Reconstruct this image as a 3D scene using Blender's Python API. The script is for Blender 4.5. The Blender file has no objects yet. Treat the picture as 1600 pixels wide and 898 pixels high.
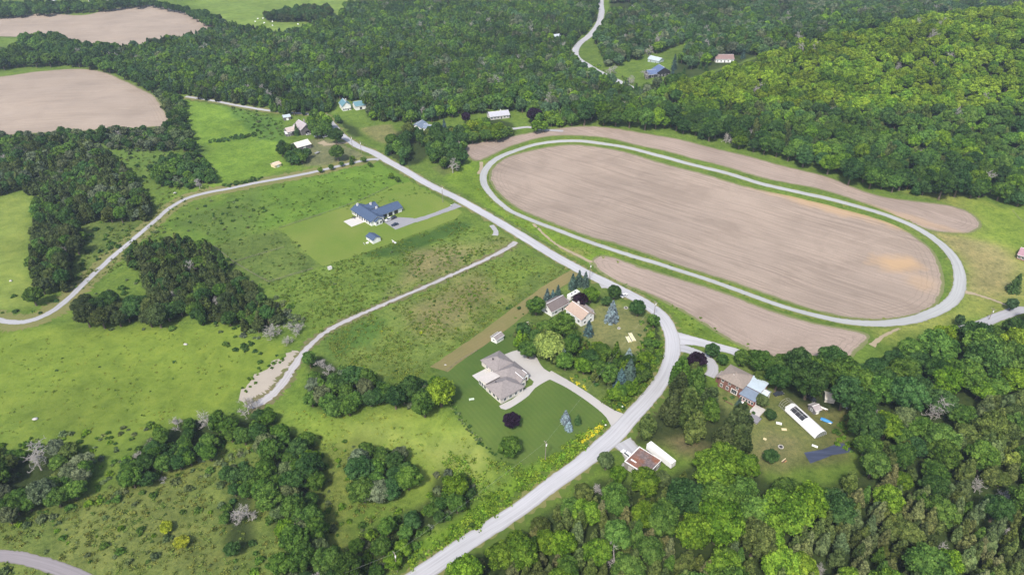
import bpy, math, random
import numpy as np
from mathutils import Vector, Matrix
from mathutils.geometry import delaunay_2d_cdt
# ------------------------------------------------------------------ camera, world, sun, exposure
SC = bpy.context.scene
CAMH = 200.0
HF = math.radians(74)
FPX = 800 / math.tan(HF / 2)
PITCH = math.atan((449 + 260) / FPX)
cam_d = bpy.data.cameras.new('camera'); cam = bpy.data.objects.new('camera', cam_d)
SC.collection.objects.link(cam); SC.camera = cam
cam.location = (0, 0, CAMH); cam.rotation_euler = (math.pi / 2 - PITCH, 0, 0)
cam_d.sensor_width = 36; cam_d.lens = 18 / math.tan(HF / 2); cam_d.clip_start = 1; cam_d.clip_end = 20000
world = bpy.data.worlds.new('World'); SC.world = world; world.use_nodes = True
_n = world.node_tree.nodes; _n.clear()
_o = _n.new('ShaderNodeOutputWorld'); _b = _n.new('ShaderNodeBackground'); _s = _n.new('ShaderNodeTexSky')
_s.sky_type = 'NISHITA'; _s.sun_disc = False; _s.sun_elevation = math.radians(52); _s.sun_rotation = math.radians(200)
_s.air_density = 1.0; _s.dust_density = 3.0; _s.ozone_density = 1.0
_b.inputs[1].default_value = 0.15
world.node_tree.links.new(_s.outputs[0], _b.inputs[0]); world.node_tree.links.new(_b.outputs[0], _o.inputs[0])
sun_d = bpy.data.lights.new('sun', 'SUN'); sun = bpy.data.objects.new('sun', sun_d); SC.collection.objects.link(sun)
sun_d.energy = 3.2; sun_d.angle = math.radians(6); sun_d.color = (1.0, 0.95, 0.86)
sun.rotation_euler = Vector((0.28, 0.74, -1.02)).to_track_quat('-Z', 'Y').to_euler(); sun.location = (0, 0, 300)
SC.view_settings.view_transform = 'Standard'; SC.view_settings.look = 'None'
SC.view_settings.exposure = 0.55; SC.view_settings.gamma = 1.0; SC.view_settings.use_curve_mapping = False
SC.cycles.max_bounces = 5; SC.cycles.diffuse_bounces = 3; SC.cycles.glossy_bounces = 2; SC.cycles.transmission_bounces = 2
SC.cycles.volume_bounces = 0; SC.cycles.transparent_max_bounces = 4

R_ = random.Random(7); NR = np.random.default_rng(11)
COL = SC.collection
# ------------------------------------------------------------------ ground shape and picture-to-ground mapping
def T(x, y):
    x = np.asarray(x, float); y = np.asarray(y, float)
    h = 1.3 * np.sin(x / 61 + 1.0) * np.cos(y / 47) + 0.8 * np.sin((x + y) / 33 + 2) + 0.35 * np.sin((x - 1.7 * y) / 17)
    far = 1 / (1 + np.exp(-(y - 560) / 60))
    h = h + far * (3.5 * np.sin(x / 120 + .4) * np.cos(y / 90 + 1))
    h = h + 48 * np.exp(-((x - 520) / 205) ** 2 / 2 - ((y - 660) / 118) ** 2 / 2)
    # shallow valley bottom left
    h = h - 3.0 * np.exp(-((x + 110) / 75) ** 2 / 2 - ((y - 175) / 40) ** 2 / 2)
    h = h + 2.2 * np.exp(-((x + 20) / 50) ** 2 / 2 - ((y - 215) / 22) ** 2 / 2)
    return h
CP, SP = math.cos(PITCH), math.sin(PITCH)
T0 = T; PADS = []
def T(x, y):
    h = T0(x, y); x = np.asarray(x, float); y = np.asarray(y, float)
    for (a, b, r, z) in PADS:
        w = np.clip(1.6 - np.hypot(x - a, y - b) / r, 0, 1); w = w * w * (3 - 2 * w); h = h * (1 - w) + z * w
    return h
def proj(x, y, z):
    x = np.asarray(x, float); y = np.asarray(y, float); z = np.asarray(z, float) - CAMH
    d = y * CP - z * SP
    u = y * SP + z * CP
    d = np.maximum(d, 1e-3)
    return 800 + FPX * x / d, 449 - FPX * u / d, d
def W(px, py, h=0.0):
    """ground points seen at pixels px,py (h = height above the ground)"""
    px = np.atleast_1d(np.asarray(px, float)); py = np.atleast_1d(np.asarray(py, float)); h = np.broadcast_to(np.asarray(h, float), px.shape)
    dx = (px - 800) / FPX; dy = (449 - py) / FPX
    fy = CP + dy * SP; fz = -SP + dy * CP
    fz = np.minimum(fz, -0.02)
    lo = np.full(px.shape, 60.0); done = np.zeros(px.shape, bool); t = lo.copy(); step = 6.0
    for _ in range(900):
        n = t + step
        z = CAMH + fz * n
        hit = (z <= T(dx * n, fy * n) + h) & ~done
        lo = np.where(hit, t, lo); done |= hit
        t = np.where(done, t, n)
        if done.all(): break
    a, b = lo, lo + step
    for _ in range(14):
        m = (a + b) / 2
        z = CAMH + fz * m; below = z <= T(dx * m, fy * m) + h
        b = np.where(below, m, b); a = np.where(below, a, m)
    return dx * b, fy * b
def W1(px, py, h=0.0):
    x, y = W([px], [py], h); return float(x[0]), float(y[0])
for _px, _py, _r in ((588, 338, 26), (792, 600, 22), (888, 488, 20), (1152, 602, 20), (1256, 652, 17), (1018, 722, 14), (462, 203, 18), (478, 235, 12), (546, 172, 16), (652, 202, 14), (780, 186, 18), (1036, 118, 16), (1130, 96, 16), (1296, 708, 14)):
    _x, _y = W1(_px, _py); PADS.append((_x, _y, _r, float(T0(_x, _y))))
def pts_world(pts):
    a = np.array(pts, float); x, y = W(a[:, 0], a[:, 1]); return np.stack([x, y], 1)
def ppm(x, y):
    return FPX / float(proj(x, y, T(x, y))[2])
def inpoly(px, py, poly):
    poly = np.asarray(poly, float); r = np.zeros(np.shape(px), bool); j = len(poly) - 1
    for i in range(len(poly)):
        xi, yi = poly[i]; xj, yj = poly[j]
        c = ((yi > py) != (yj > py)) & (px < (xj - xi) * (py - yi) / ((yj - yi) or 1e-9) + xi)
        r ^= c; j = i
    return r
def polydist(px, py, pts, closed=True):
    d = np.full(np.shape(px), 1e9); n = len(pts)
    for i in range(n if closed else n - 1):
        a = pts[i]; b = pts[(i + 1) % n]; v = b - a; L = max(float(v @ v), 1e-9)
        t = np.clip(((px - a[0]) * v[0] + (py - a[1]) * v[1]) / L, 0, 1)
        d = np.minimum(d, np.hypot(px - a[0] - t * v[0], py - a[1] - t * v[1]))
    return d
def smooth(pts, n=6, closed=False):
    p = np.asarray(pts, float); out = []; N = len(p)
    for i in range(N if closed else N - 1):
        if closed: a, b, c, d = p[(i - 1) % N], p[i], p[(i + 1) % N], p[(i + 2) % N]
        else: a, b, c, d = p[max(i - 1, 0)], p[i], p[i + 1], p[min(i + 2, N - 1)]
        for k in range(n):
            t = k / n
            out.append(.5 * ((2 * b) + (c - a) * t + (2 * a - 5 * b + 4 * c - d) * t * t + (3 * b - a - 3 * c + d) * t ** 3))
    if not closed: out.append(p[-1])
    return np.array(out)
# ------------------------------------------------------------------ objects
def tag(o, label=None, cat=None, group=None, kind=None):
    if label: o['label'] = label
    if cat: o['category'] = cat
    if group: o['group'] = group
    if kind: o['kind'] = kind
    return o
def empty(name, loc, rz=0.0, label=None, cat=None, group=None):
    o = bpy.data.objects.new(name, None); COL.objects.link(o); o.empty_display_size = 1
    o.location = loc; o.rotation_euler = (0, 0, rz); return tag(o, label, cat, group)
def link(name, me, mat=None, parent=None):
    o = bpy.data.objects.new(name, me); COL.objects.link(o)
    if mat and not me.materials: me.materials.append(mat)
    if parent: o.parent = parent
    return o
def np_mesh(name, V, F, attrs=None, mats=None, midx=None, smooth_=False):
    """V (n,3); F list of arrays of faces, each (m,k)"""
    me = bpy.data.meshes.new(name); V = np.asarray(V, np.float32)
    F = [np.asarray(f, np.int32) for f in F if len(f)]
    me.vertices.add(len(V)); me.vertices.foreach_set('co', V.ravel())
    loops = np.concatenate([f.ravel() for f in F]); tot = np.concatenate([np.full(len(f), f.shape[1], np.int32) for f in F])
    st = np.concatenate([[0], np.cumsum(tot)[:-1]]).astype(np.int32)
    me.loops.add(len(loops)); me.loops.foreach_set('vertex_index', loops)
    me.polygons.add(len(tot)); me.polygons.foreach_set('loop_start', st); me.polygons.foreach_set('loop_total', tot)
    if midx is not None: me.polygons.foreach_set('material_index', np.asarray(midx, np.int32))
    if smooth_: me.polygons.foreach_set('use_smooth', np.ones(len(tot), bool))
    for k, v in (attrs or {}).items():
        v = np.asarray(v, np.float32)
        if v.ndim == 1: at = me.attributes.new(k, 'FLOAT', 'POINT'); at.data.foreach_set('value', v)
        else: at = me.attributes.new(k, 'FLOAT_VECTOR', 'POINT'); at.data.foreach_set('vector', v.ravel())
    for m in (mats or []): me.materials.append(m)
    me.update(calc_edges=True); me.validate()
    return me
class MB:
    """collects boxes, prisms and tubes into one mesh"""
    def __init__(s): s.v = []; s.f = []
    def add(s, vs, fs):
        n = len(s.v); s.v += [tuple(v) for v in vs]; s.f += [tuple(i + n for i in f) for f in fs]; return s
    def box(s, x0, x1, y0, y1, z0, z1):
        return s.add([(x0, y0, z0), (x1, y0, z0), (x1, y1, z0), (x0, y1, z0), (x0, y0, z1), (x1, y0, z1), (x1, y1, z1), (x0, y1, z1)],
                     [(3, 2, 1, 0), (4, 5, 6, 7), (0, 1, 5, 4), (1, 2, 6, 5), (2, 3, 7, 6), (3, 0, 4, 7)])
    def tube(s, a, b, r0, r1=None, n=6, cap=True):
        r1 = r0 if r1 is None else r1; a = Vector(a); b = Vector(b); d = (b - a)
        if d.length < 1e-6: return s
        d.normalize(); u = d.orthogonal().normalized(); w = d.cross(u); vs = []
        for c, r in ((a, r0), (b, r1)):
            for k in range(n):
                t = 2 * math.pi * k / n; vs.append(c + (u * math.cos(t) + w * math.sin(t)) * r)
        fs = [(k, (k + 1) % n, n + (k + 1) % n, n + k) for k in range(n)]
        if cap: fs += [tuple(range(n))[::-1], tuple(range(n, 2 * n))]
        return s.add(vs, fs)
    def build(s, name, mat, parent=None, bevel=0.0):
        me = bpy.data.meshes.new(name); me.from_pydata(s.v, [], s.f); me.update(); me.materials.append(mat)
        o = bpy.data.objects.new(name, me); COL.objects.link(o)
        if parent: o.parent = parent
        if bevel:
            m = o.modifiers.new('b', 'BEVEL'); m.width = bevel; m.segments = 2; m.limit_method = 'ANGLE'
        return o
# ------------------------------------------------------------------ materials
class NT:
    def __init__(s, name):
        s.m = bpy.data.materials.new(name); s.m.use_nodes = True; s.t = s.m.node_tree; s.t.nodes.clear()
        s.out = s.n('ShaderNodeOutputMaterial')
    def n(s, typ, **kw):
        x = s.t.nodes.new(typ)
        for k, v in kw.items(): setattr(x, k, v)
        return x
    def l(s, a, b): s.t.links.new(a, b)
    def val(s, sock, v):
        if hasattr(v, 'is_linked') or hasattr(v, 'links'): s.l(v, sock)
        else: sock.default_value = v
    def math(s, op, a, b=0.0, clamp=False):
        x = s.n('ShaderNodeMath', operation=op); x.use_clamp = clamp; s.val(x.inputs[0], a); s.val(x.inputs[1], b); return x.outputs[0]
    def noise(s, scale, detail=4, rough=.55, vec=None, dist=0.0, out=0):
        x = s.n('ShaderNodeTexNoise'); x.inputs['Scale'].default_value = scale; x.inputs['Detail'].default_value = detail
        x.inputs['Roughness'].default_value = rough; x.inputs['Distortion'].default_value = dist
        if vec is not None: s.l(vec, x.inputs['Vector'])
        return x.outputs[out]
    def pos(s, scale=(1, 1, 1), rot=0.0):
        g = s.n('ShaderNodeNewGeometry'); m = s.n('ShaderNodeMapping', vector_type='TEXTURE' if False else 'POINT')
        m.inputs['Rotation'].default_value = (0, 0, rot); s.l(g.outputs['Position'], m.inputs['Vector'])
        m2 = s.n('ShaderNodeMapping'); m2.inputs['Scale'].default_value = scale; s.l(m.outputs[0], m2.inputs[0]); return m2.outputs[0]
    def objpos(s, scale=(1, 1, 1)):
        g = s.n('ShaderNodeTexCoord'); m2 = s.n('ShaderNodeMapping'); m2.inputs['Scale'].default_value = scale; s.l(g.outputs['Object'], m2.inputs[0]); return m2.outputs[0]
    def ramp(s, fac, stops):
        x = s.n('ShaderNodeValToRGB'); e = x.color_ramp.elements
        while len(e) > 1: e.remove(e[-1])
        e[0].position = stops[0][0]; e[0].color = (*stops[0][1], 1) if hasattr(stops[0][1], '__len__') else (stops[0][1],) * 3 + (1,)
        for p, c in stops[1:]:
            k = e.new(p); k.color = (*c, 1) if hasattr(c, '__len__') else (c, c, c, 1)
        s.val(x.inputs[0], fac); return x.outputs[0]
    def mix(s, fac, a, b, mode='MIX'):
        x = s.n('ShaderNodeMix', data_type='RGBA', blend_type=mode); s.val(x.inputs[0], fac)
        for k, v in ((6, a), (7, b)):
            if isinstance(v, (tuple, list)): x.inputs[k].default_value = (*v[:3], 1)
            else: s.val(x.inputs[k], v)
        return x.outputs[2]
    def bsdf(s, col, rough=.8, spec=.3, metal=0.0, normal=None):
        b = s.n('ShaderNodeBsdfPrincipled')
        if isinstance(col, (tuple, list)): b.inputs['Base Color'].default_value = (*col[:3], 1)
        else: s.l(col, b.inputs['Base Color'])
        s.val(b.inputs['Roughness'], rough); b.inputs['Specular IOR Level'].default_value = spec; b.inputs['Metallic'].default_value = metal
        if normal is not None: s.l(normal, b.inputs['Normal'])
        s.l(b.outputs[0], s.out.inputs[0]); return s.m
    def bump(s, h, strength=.5, dist=.1):
        b = s.n('ShaderNodeBump'); b.inputs['Strength'].default_value = strength; b.inputs['Distance'].default_value = dist; s.l(h, b.inputs['Height']); return b.outputs[0]
_mc = {}
def paint(name, col, rough=.6, var=.18, scale=1.2, spec=.3, metal=0.0, streak=None):
    """a surface of one colour with weathering"""
    if name in _mc: return _mc[name]
    t = NT(name); v = t.objpos(streak or (1, 1, 1)); n = t.noise(scale, 5, .6, v)
    k = t.ramp(n, [(.25, 1 - var), (.75, 1 + var)])
    c = t.mix(1.0, col, k, 'MULTIPLY'); _mc[name] = t.bsdf(c, rough, spec, metal); return _mc[name]
def foliage(name, trans=.16, gain=1.0):
    t = NT(name)
    a = t.n('ShaderNodeAttribute', attribute_type='INSTANCER', attribute_name='tint')
    v = t.n('ShaderNodeAttribute', attribute_type='GEOMETRY', attribute_name='leafv')
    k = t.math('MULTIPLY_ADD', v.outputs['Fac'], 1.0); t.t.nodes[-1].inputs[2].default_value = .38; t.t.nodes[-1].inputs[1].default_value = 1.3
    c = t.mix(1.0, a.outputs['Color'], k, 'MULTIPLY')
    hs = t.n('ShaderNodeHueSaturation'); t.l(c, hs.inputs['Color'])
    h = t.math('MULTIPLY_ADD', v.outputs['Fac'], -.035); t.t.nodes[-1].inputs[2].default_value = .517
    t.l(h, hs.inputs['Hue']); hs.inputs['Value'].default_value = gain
    d = t.n('ShaderNodeBsdfDiffuse'); t.l(hs.outputs[0], d.inputs[0]); tr = t.n('ShaderNodeBsdfTranslucent'); t.l(hs.outputs[0], tr.inputs[0])
    m = t.n('ShaderNodeMixShader'); m.inputs[0].default_value = trans; t.l(d.outputs[0], m.inputs[1]); t.l(tr.outputs[0], m.inputs[2])
    t.l(m.outputs[0], t.out.inputs[0]); return t.m
M_LEAF = foliage('foliage')
M_BARK = paint('bark', (.13, .10, .075), .9, .35, 2.0)
M_DEAD = paint('bare_wood', (.34, .32, .30), .9, .25, 2.0)
# ------------------------------------------------------------------ roads, lanes, tracks (pixel centre lines, widths in metres)
ROAD = [(290,151),(330,157),(360,163),(400,170),(450,176),(490,179),(507,180),(520,195),(534,211),(549,222),(562,230),(588,241),(615,257),(650,277),(687,297),(725,316),(762,337),(799,359),(837,382),(875,405),(912,425),(950,443),(985,461),(1014,478),(1036,497),(1048,520),(1051,545),(1045,572),(1030,600),(1008,628),(987,650),(963,677),(937,700),(908,724),(862,757),(812,795),(740,841),(674,886),(600,935),(520,990)]
ROADW = [.86 * _w for _w in [4,4,4,4,4.5,5,6,6,6.5,6.5,7,7.5,7.2,7,7,7,7.2,7.4,7.4,7.4,7.4,7.4,7.6,7.8,8,8.2,8.5,8,8,8,8,8.2,8.2,7.6,7.4,7.2,7.4,7.6,7.6,7.6]]
SPUR = [(1046,528),(1065,530),(1085,533),(1110,539),(1140,547),(1170,556),(1210,566),(1260,572)]
SPURW = [12,9,6.5,5.5,5,5,4.5,4.5]
YARDLOOP = [(1062,543),(1080,548),(1098,556),(1110,566),(1114,578),(1108,588)]
LANE = [(592,250),(585,249),(568,251),(550,255),(520,262),(495,268),(450,277),(400,286),(362,294),(325,301),(295,309),(275,319),(260,329),(240,347),(207,375),(175,402),(150,425),(127,447),(110,464),(85,484),(60,497),(37,503),(15,503),(0,500),(-40,488),(-90,470)]
DRIVE = [(806,378),(797,385),(762,404),(725,421),(700,432),(662,449),(612,470),(575,486),(550,497),(525,509),(506,521),(489,535),(472,553),(460,571),(446,592),(430,612),(410,627),(388,636)]
DRIVEW = [4.2,4,3.2,2.8,2.8,2.8,2.8,3.2,3.4,3.6,3.4,3.4,3.6,4.4,5,5,4.6,3.5]
TRACK = [(799,238),(775,249),(761,262),(755,276),(758,291),(771,308),(787,322),(800,331),(837,347),(875,361),(912,375),(950,388),(987,400),(1025,411),(1062,423),(1100,435),(1137,448),(1170,460),(1200,471),(1237,483),(1275,493),(1312,501),(1350,505),(1387,505),(1425,500),(1452,491),(1475,480),(1491,466),(1499,448),(1499,427),(1491,405),(1475,386),(1455,370),(1430,355),(1405,344),(1375,333),(1337,322),(1300,312),(1250,301),(1200,290),(1150,275),(1100,262),(1050,249),(1012,239),(975,230),(950,226),(912,221),(875,221),(837,226)]
TRACKW = [5,5.2,5.5,5.5,5,4.4,4,3.8]+[3.8]*12+[4.4,4.8,5.2,5.6,6,6.4,6.6,6.8,6.8,6.4,6,5.6,5.2,5]+[4.6]*15
BOTLANE = [(-60,868),(0,868),(30,871),(70,881),(105,893),(140,908),(190,935)]
HIGHWAY = [(942,-45),(941,-20),(939,5),(940,20),(935,38),(922,55),(908,66),(900,76),(899,86),(906,95),(922,105),(945,117),(968,128),(985,136),(1002,143),(1030,155),(1060,172)]
RANCHDRIVE = [(716,320),(706,325),(690,331),(668,339),(648,345)]
HOUSEDRIVE = [(968,657),(955,647),(940,636),(915,618),(890,602),(868,590),(850,583)]
NORTHDRIVE = [(880,205),(850,203),(826,199),(806,201),(790,203)]
BARNDRIVE = [(551,222),(530,224),(512,226),(500,222)]
PARKDRIVE = [(1700,512),(1640,495),(1600,484),(1560,495),(1528,509),(1508,515),(1500,521)]
PARKSTUB = [(1508,456),(1525,460),(1550,468),(1577,478),(1600,484)]
PULLOUT = [(1040,577),(1055,580),(1066,583)]
STUB = [(768,352),(775,362),(773,368)]
COURT = [(972,690),(985,704),(995,722),(990,735)]
CORNER = [(965,452),(948,446),(938,447)]
def gravel(name, col, dark, rut=True, scale=1.0):
    t = NT(name); uv = t.n('ShaderNodeAttribute', attribute_type='GEOMETRY', attribute_name='uvm'); sep = t.n('ShaderNodeSeparateXYZ'); t.l(uv.outputs['Vector'], sep.inputs[0])
    p = t.pos(); n1 = t.noise(.12, 5, .6, p); n2 = t.noise(2.2 * scale, 5, .7, p); n3 = t.noise(14, 2, .7, p)
    c = t.mix(t.ramp(n1, [(.35, 0.), (.7, 1.)]), col, tuple(.82 * k for k in col))
    c = t.mix(t.ramp(n2, [(.3, 0.), (.72, 1.)]), c, tuple(.88 * a + .12 * b for a, b in zip(col, dark)))
    c = t.mix(t.ramp(n3, [(.5, 0.), (.75, .35)]), c, dark)
    if rut:   # paler wheel tracks, darker and dirtier edges
        st = t.n('ShaderNodeMapping'); st.inputs['Scale'].default_value = (1.0, .02, 1); t.l(uv.outputs['Vector'], st.inputs[0])
        n4 = t.noise(1.7, 3, .6, st.outputs[0])
        c = t.mix(t.ramp(n4, [(.4, 0.), (.62, .7)]), c, tuple(min(1, 1.2 * k) for k in col))
        e = t.math('ADD', sep.outputs['Z'], t.math('MULTIPLY', t.math('SUBTRACT', n2, .5), .25))
        c = t.mix(t.ramp(e, [(.80, 0.), (.97, .75)]), c, dark)
    return t.bsdf(c, .92, .2)
M_ROAD = gravel('pale_road', (.37, .37, .39), (.23, .225, .21))
M_LANE = gravel('lane_gravel', (.33, .33, .35), (.20, .19, .15))
M_DRIVE = gravel('new_gravel', (.34, .33, .335), (.20, .16, .12), scale=.5)
M_TRACK = gravel('track_stone', (.325, .332, .33), (.22, .22, .19))
M_CONC = gravel('concrete_drive', (.41, .395, .38), (.33, .31, .28), rut=False)
M_ASPH = gravel('asphalt_grey', (.27, .27, .29), (.17, .17, .17), rut=False)
M_DIRT = gravel('dirt_path', (.33, .27, .19), (.2, .2, .08), rut=False)
ROADLINES = []
def verge(pts, widths, mat, label, zo=.05, closed=False):
    return ribbon('verge_ground', pts, widths, mat, zo, closed, label, rag=.9, nsub=12, block=False)
def ribbon(name, pts, widths, mat, zo, closed=False, label=None, rag=.12, nsub=8, block=True):
    wp = pts_world(pts); N = len(wp)
    w = np.array([widths] * N if np.isscalar(widths) else list(widths)[:N] + [list(widths)[-1]] * max(0, N - len(widths)), float)
    P = smooth(np.concatenate([wp, w[:, None]], 1), nsub, closed); C, Wd = P[:, :2], P[:, 2]
    d = (np.roll(C, -1, 0) - np.roll(C, 1, 0)) if closed else np.gradient(C, axis=0)
    d /= np.maximum(np.linalg.norm(d, axis=1, keepdims=True), 1e-6); nrm = np.stack([-d[:, 1], d[:, 0]], 1)
    s = np.concatenate([[0], np.cumsum(np.linalg.norm(np.diff(C, axis=0), axis=1))]); n = len(C); K = 7
    V = []; U = []
    for k in range(K):
        q = -1 + 2 * k / (K - 1)
        jit = rag * NR.normal(size=n) * (1 if abs(q) > .99 else 0)
        off = (q * Wd / 2 + jit * np.sign(q))
        X = C + nrm * off[:, None]; V.append(np.concatenate([X, (T(X[:, 0], X[:, 1]) + zo)[:, None]], 1)); U.append(np.stack([q * Wd / 2, s, np.full(n, abs(q))], 1))
    V = np.concatenate(V); U = np.concatenate(U); F = []
    for k in range(K - 1):
        i = np.arange(n if closed else n - 1); j = (i + 1) % n
        F.append(np.stack([k * n + i, k * n + j, (k + 1) * n + j, (k + 1) * n + i], 1))
    F = [np.concatenate(F)[:, ::-1]]
    o = link(name, np_mesh(name, V, F, {'uvm': U}), mat); tag(o, label, kind='structure')
    if block: ROADLINES.append((C, Wd, closed))
    return o
def sheet(name, poly, mat, zo, label=None, step=3.0, rag=.3, sm=5, kind='structure', grow=0):
    wp = pts_world(poly)
    if grow: cc = wp.mean(0); wp = wp + (wp - cc) / np.linalg.norm(wp - cc, axis=1, keepdims=True) * grow
    B = smooth(wp, sm, True) if sm > 1 else wp
    # resample so the edge follows the ground
    out = []
    for a, b in zip(B, np.roll(B, -1, 0)):
        k = max(1, int(np.linalg.norm(b - a) / step))
        for i in range(k): out.append(a + (b - a) * i / k)
    B = np.array(out) + NR.normal(size=(len(out), 2)) * rag * .5
    lo, hi = B.min(0), B.max(0); gx, gy = np.meshgrid(np.arange(lo[0], hi[0], step), np.arange(lo[1], hi[1], step)); gx = gx.ravel(); gy = gy.ravel()
    m = inpoly(gx, gy, B); gx, gy = gx[m], gy[m]
    if len(gx):
        m = polydist(gx, gy, B) > step * .35; gx, gy = gx[m], gy[m]
    vs = [Vector(p) for p in B] + [Vector(p) for p in zip(gx, gy)]; nb = len(B)
    V2, _, F2, *_r = delaunay_2d_cdt(vs, [(i, (i + 1) % nb) for i in range(nb)], [], 1, 1e-4)
    V = np.array([tuple(v) for v in V2]); Fs = np.array([list(f)[:3] for f in F2])
    a, b, c = V[Fs[:, 0]], V[Fs[:, 1]], V[Fs[:, 2]]; ar = (b[:, 0] - a[:, 0]) * (c[:, 1] - a[:, 1]) - (b[:, 1] - a[:, 1]) * (c[:, 0] - a[:, 0])
    Fs[ar < 0] = Fs[ar < 0][:, ::-1]
    o = link(name, np_mesh(name, np.concatenate([V, (T(V[:, 0], V[:, 1]) + zo)[:, None]], 1), [Fs], {'uvm': np.concatenate([V, polydist(V[:, 0], V[:, 1], B)[:, None]], 1)}), mat)
    return tag(o, label, kind=kind)
# tilled soil
def tilled(name, col, dark, ang, patch=None):
    t = NT(name); g = t.pos(rot=-ang); st = t.n('ShaderNodeMapping'); st.inputs['Scale'].default_value = (.012, .5, 1); t.l(g, st.inputs[0])
    rows = t.noise(1.0, 6, .62, st.outputs[0]); st2 = t.n('ShaderNodeMapping'); st2.inputs['Scale'].default_value = (.006, .07, 1); t.l(g, st2.inputs[0]); band = t.noise(1.0, 3, .5, st2.outputs[0])
    wv = t.n('ShaderNodeTexWave', wave_type='BANDS', bands_direction='Y'); wv.inputs['Scale'].default_value = .11; wv.inputs['Distortion'].default_value = 1.2; wv.inputs['Detail'].default_value = 3; wv.inputs['Detail Scale'].default_value = .3; t.l(g, wv.inputs[0])
    big = t.noise(.018, 4, .55, t.pos()); fine = t.noise(2.5, 5, .75, t.pos())
    c = t.mix(t.ramp(rows, [(.38, 0.), (.58, 1.)]), dark, col)
    c = t.mix(t.ramp(band, [(.4, 0.), (.62, .6)]), c, tuple(k * .78 for k in col))
    c = t.mix(t.ramp(wv.outputs[0], [(.1, .28), (.5, 0.)]), c, dark)
    c = t.mix(t.ramp(big, [(.4, 0.), (.68, .55)]), c, tuple(min(1, k * 1.16) for k in col))
    c = t.mix(t.ramp(fine, [(.4, .45), (.62, 0.)]), c, tuple(k * .72 for k in dark))
    ed = t.n('ShaderNodeAttribute', attribute_type='GEOMETRY', attribute_name='uvm'); se = t.n('ShaderNodeSeparateXYZ'); t.l(ed.outputs['Vector'], se.inputs[0]); dd = t.math('ADD', se.outputs['Z'], t.math('MULTIPLY', t.math('SUBTRACT', t.noise(.15, 4, .6, t.pos()), .5), 3.0))
    ring = t.math('ABSOLUTE', t.math('SINE', t.math('MULTIPLY', dd, 1.15))); c = t.mix(t.math('MULTIPLY', t.ramp(ring, [(.0, .55), (.5, 0.)]), t.ramp(t.math('DIVIDE', dd, 20.0), [(.5, 1.), (.62, 0.)])), c, tuple(k * .8 for k in dark))
    damp = t.noise(.03, 4, .6, t.pos(), 1.0); c = t.mix(t.ramp(damp, [(.52, 0.), (.68, .5)]), c, tuple(k * .9 for k in dark))
    weed = t.math('SUBTRACT', dd, t.math('MULTIPLY', fine, 3.2)); c = t.mix(t.ramp(weed, [(-.0, .8), (.25, 0.)]), c, (.12, .15, .04))
    if patch:
        for (px, py, rx, ry, rz, k) in patch:
            x, y = W1(px, py); mp = t.n('ShaderNodeMapping', vector_type='TEXTURE'); mp.inputs['Location'].default_value = (x, y, 0); mp.inputs['Rotation'].default_value = (0, 0, rz); mp.inputs['Scale'].default_value = (rx, ry, 1000)
            gg = t.n('ShaderNodeNewGeometry'); t.l(gg.outputs['Position'], mp.inputs[0]); ln = t.n('ShaderNodeVectorMath', operation='LENGTH'); t.l(mp.outputs[0], ln.inputs[0])
            d = t.math('ADD', ln.outputs['Value'], t.math('MULTIPLY', t.math('SUBTRACT', t.noise(.09, 5, .6, t.pos()), .5), 1.3))
            c = t.mix(t.ramp(d, [(.35, k), (1., 0.)]), c, (.43, .29, .16))
    return t.bsdf(c, .95, .1, normal=t.bump(rows, .5, .3))
ANG = math.radians(-37)
M_TILL = tilled('tilled_soil', (.37, .297, .24), (.225, .178, .142), ANG, [(1280,320,60,8,ANG,.6),(1400,350,26,6,ANG,.55),(1400,412,17,12,0,.75),(1440,440,10,12,0,.35)])
M_TILL2 = tilled('tilled_soil_strip', (.37, .295, .245), (.235, .185, .15), ANG - .06, [(1420,340,40,6,ANG,.35)])
M_TILL3 = tilled('far_tilled_soil', (.37, .30, .24), (.28, .225, .18), .15)
# grass sheets
def grass(name, col, col2, lines=None, sc=1.0, pale=(.2,.2,.06), pk=.3):
    t = NT(name); p = t.pos(); n1 = t.noise(.035, 5, .6, p); n2 = t.noise(.6 * sc, 5, .7, p); n3 = t.noise(6, 4, .75, p)
    c = t.mix(t.ramp(n1, [(.35, 0.), (.65, 1.)]), col, col2)
    c = t.mix(t.ramp(n2, [(.48, 0.), (.75, pk)]), c, pale)
    if lines is not None:
        g = t.pos(rot=-lines); w = t.n('ShaderNodeTexWave', wave_type='BANDS', bands_direction='Y'); w.inputs['Scale'].default_value = .16; w.inputs['Distortion'].default_value = .8; w.inputs['Detail'].default_value = 2; t.l(g, w.inputs[0])
        c = t.mix(t.ramp(w.outputs[0], [(.3, .0), (.7, .16)]), c, tuple(k * .7 for k in col))
    c = t.mix(t.ramp(n3, [(.3, .6), (.6, 0.)]), c, tuple(k * .6 for k in col))
    return t.bsdf(c, .95, .1, normal=t.bump(n3, .6, .15))
M_LAWN = grass('mown_lawn', (.125, .195, .03), (.175, .22, .045), lines=.75)
M_LAWN2 = grass('dark_lawn', (.066, .118, .024), (.102, .152, .032), lines=2.2, pale=(.13,.13,.04))
M_YARD = grass('dry_lawn', (.095, .115, .032), (.125, .13, .045), pale=(.2,.16,.07), pk=.45)
M_TAN = grass('dry_grass', (.21, .175, .075), (.165, .165, .06), lines=.72, pale=(.3,.24,.12))
M_PARK = grass('park_lawn', (.20, .215, .055), (.235, .215, .085), pale=(.3,.25,.12))
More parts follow.
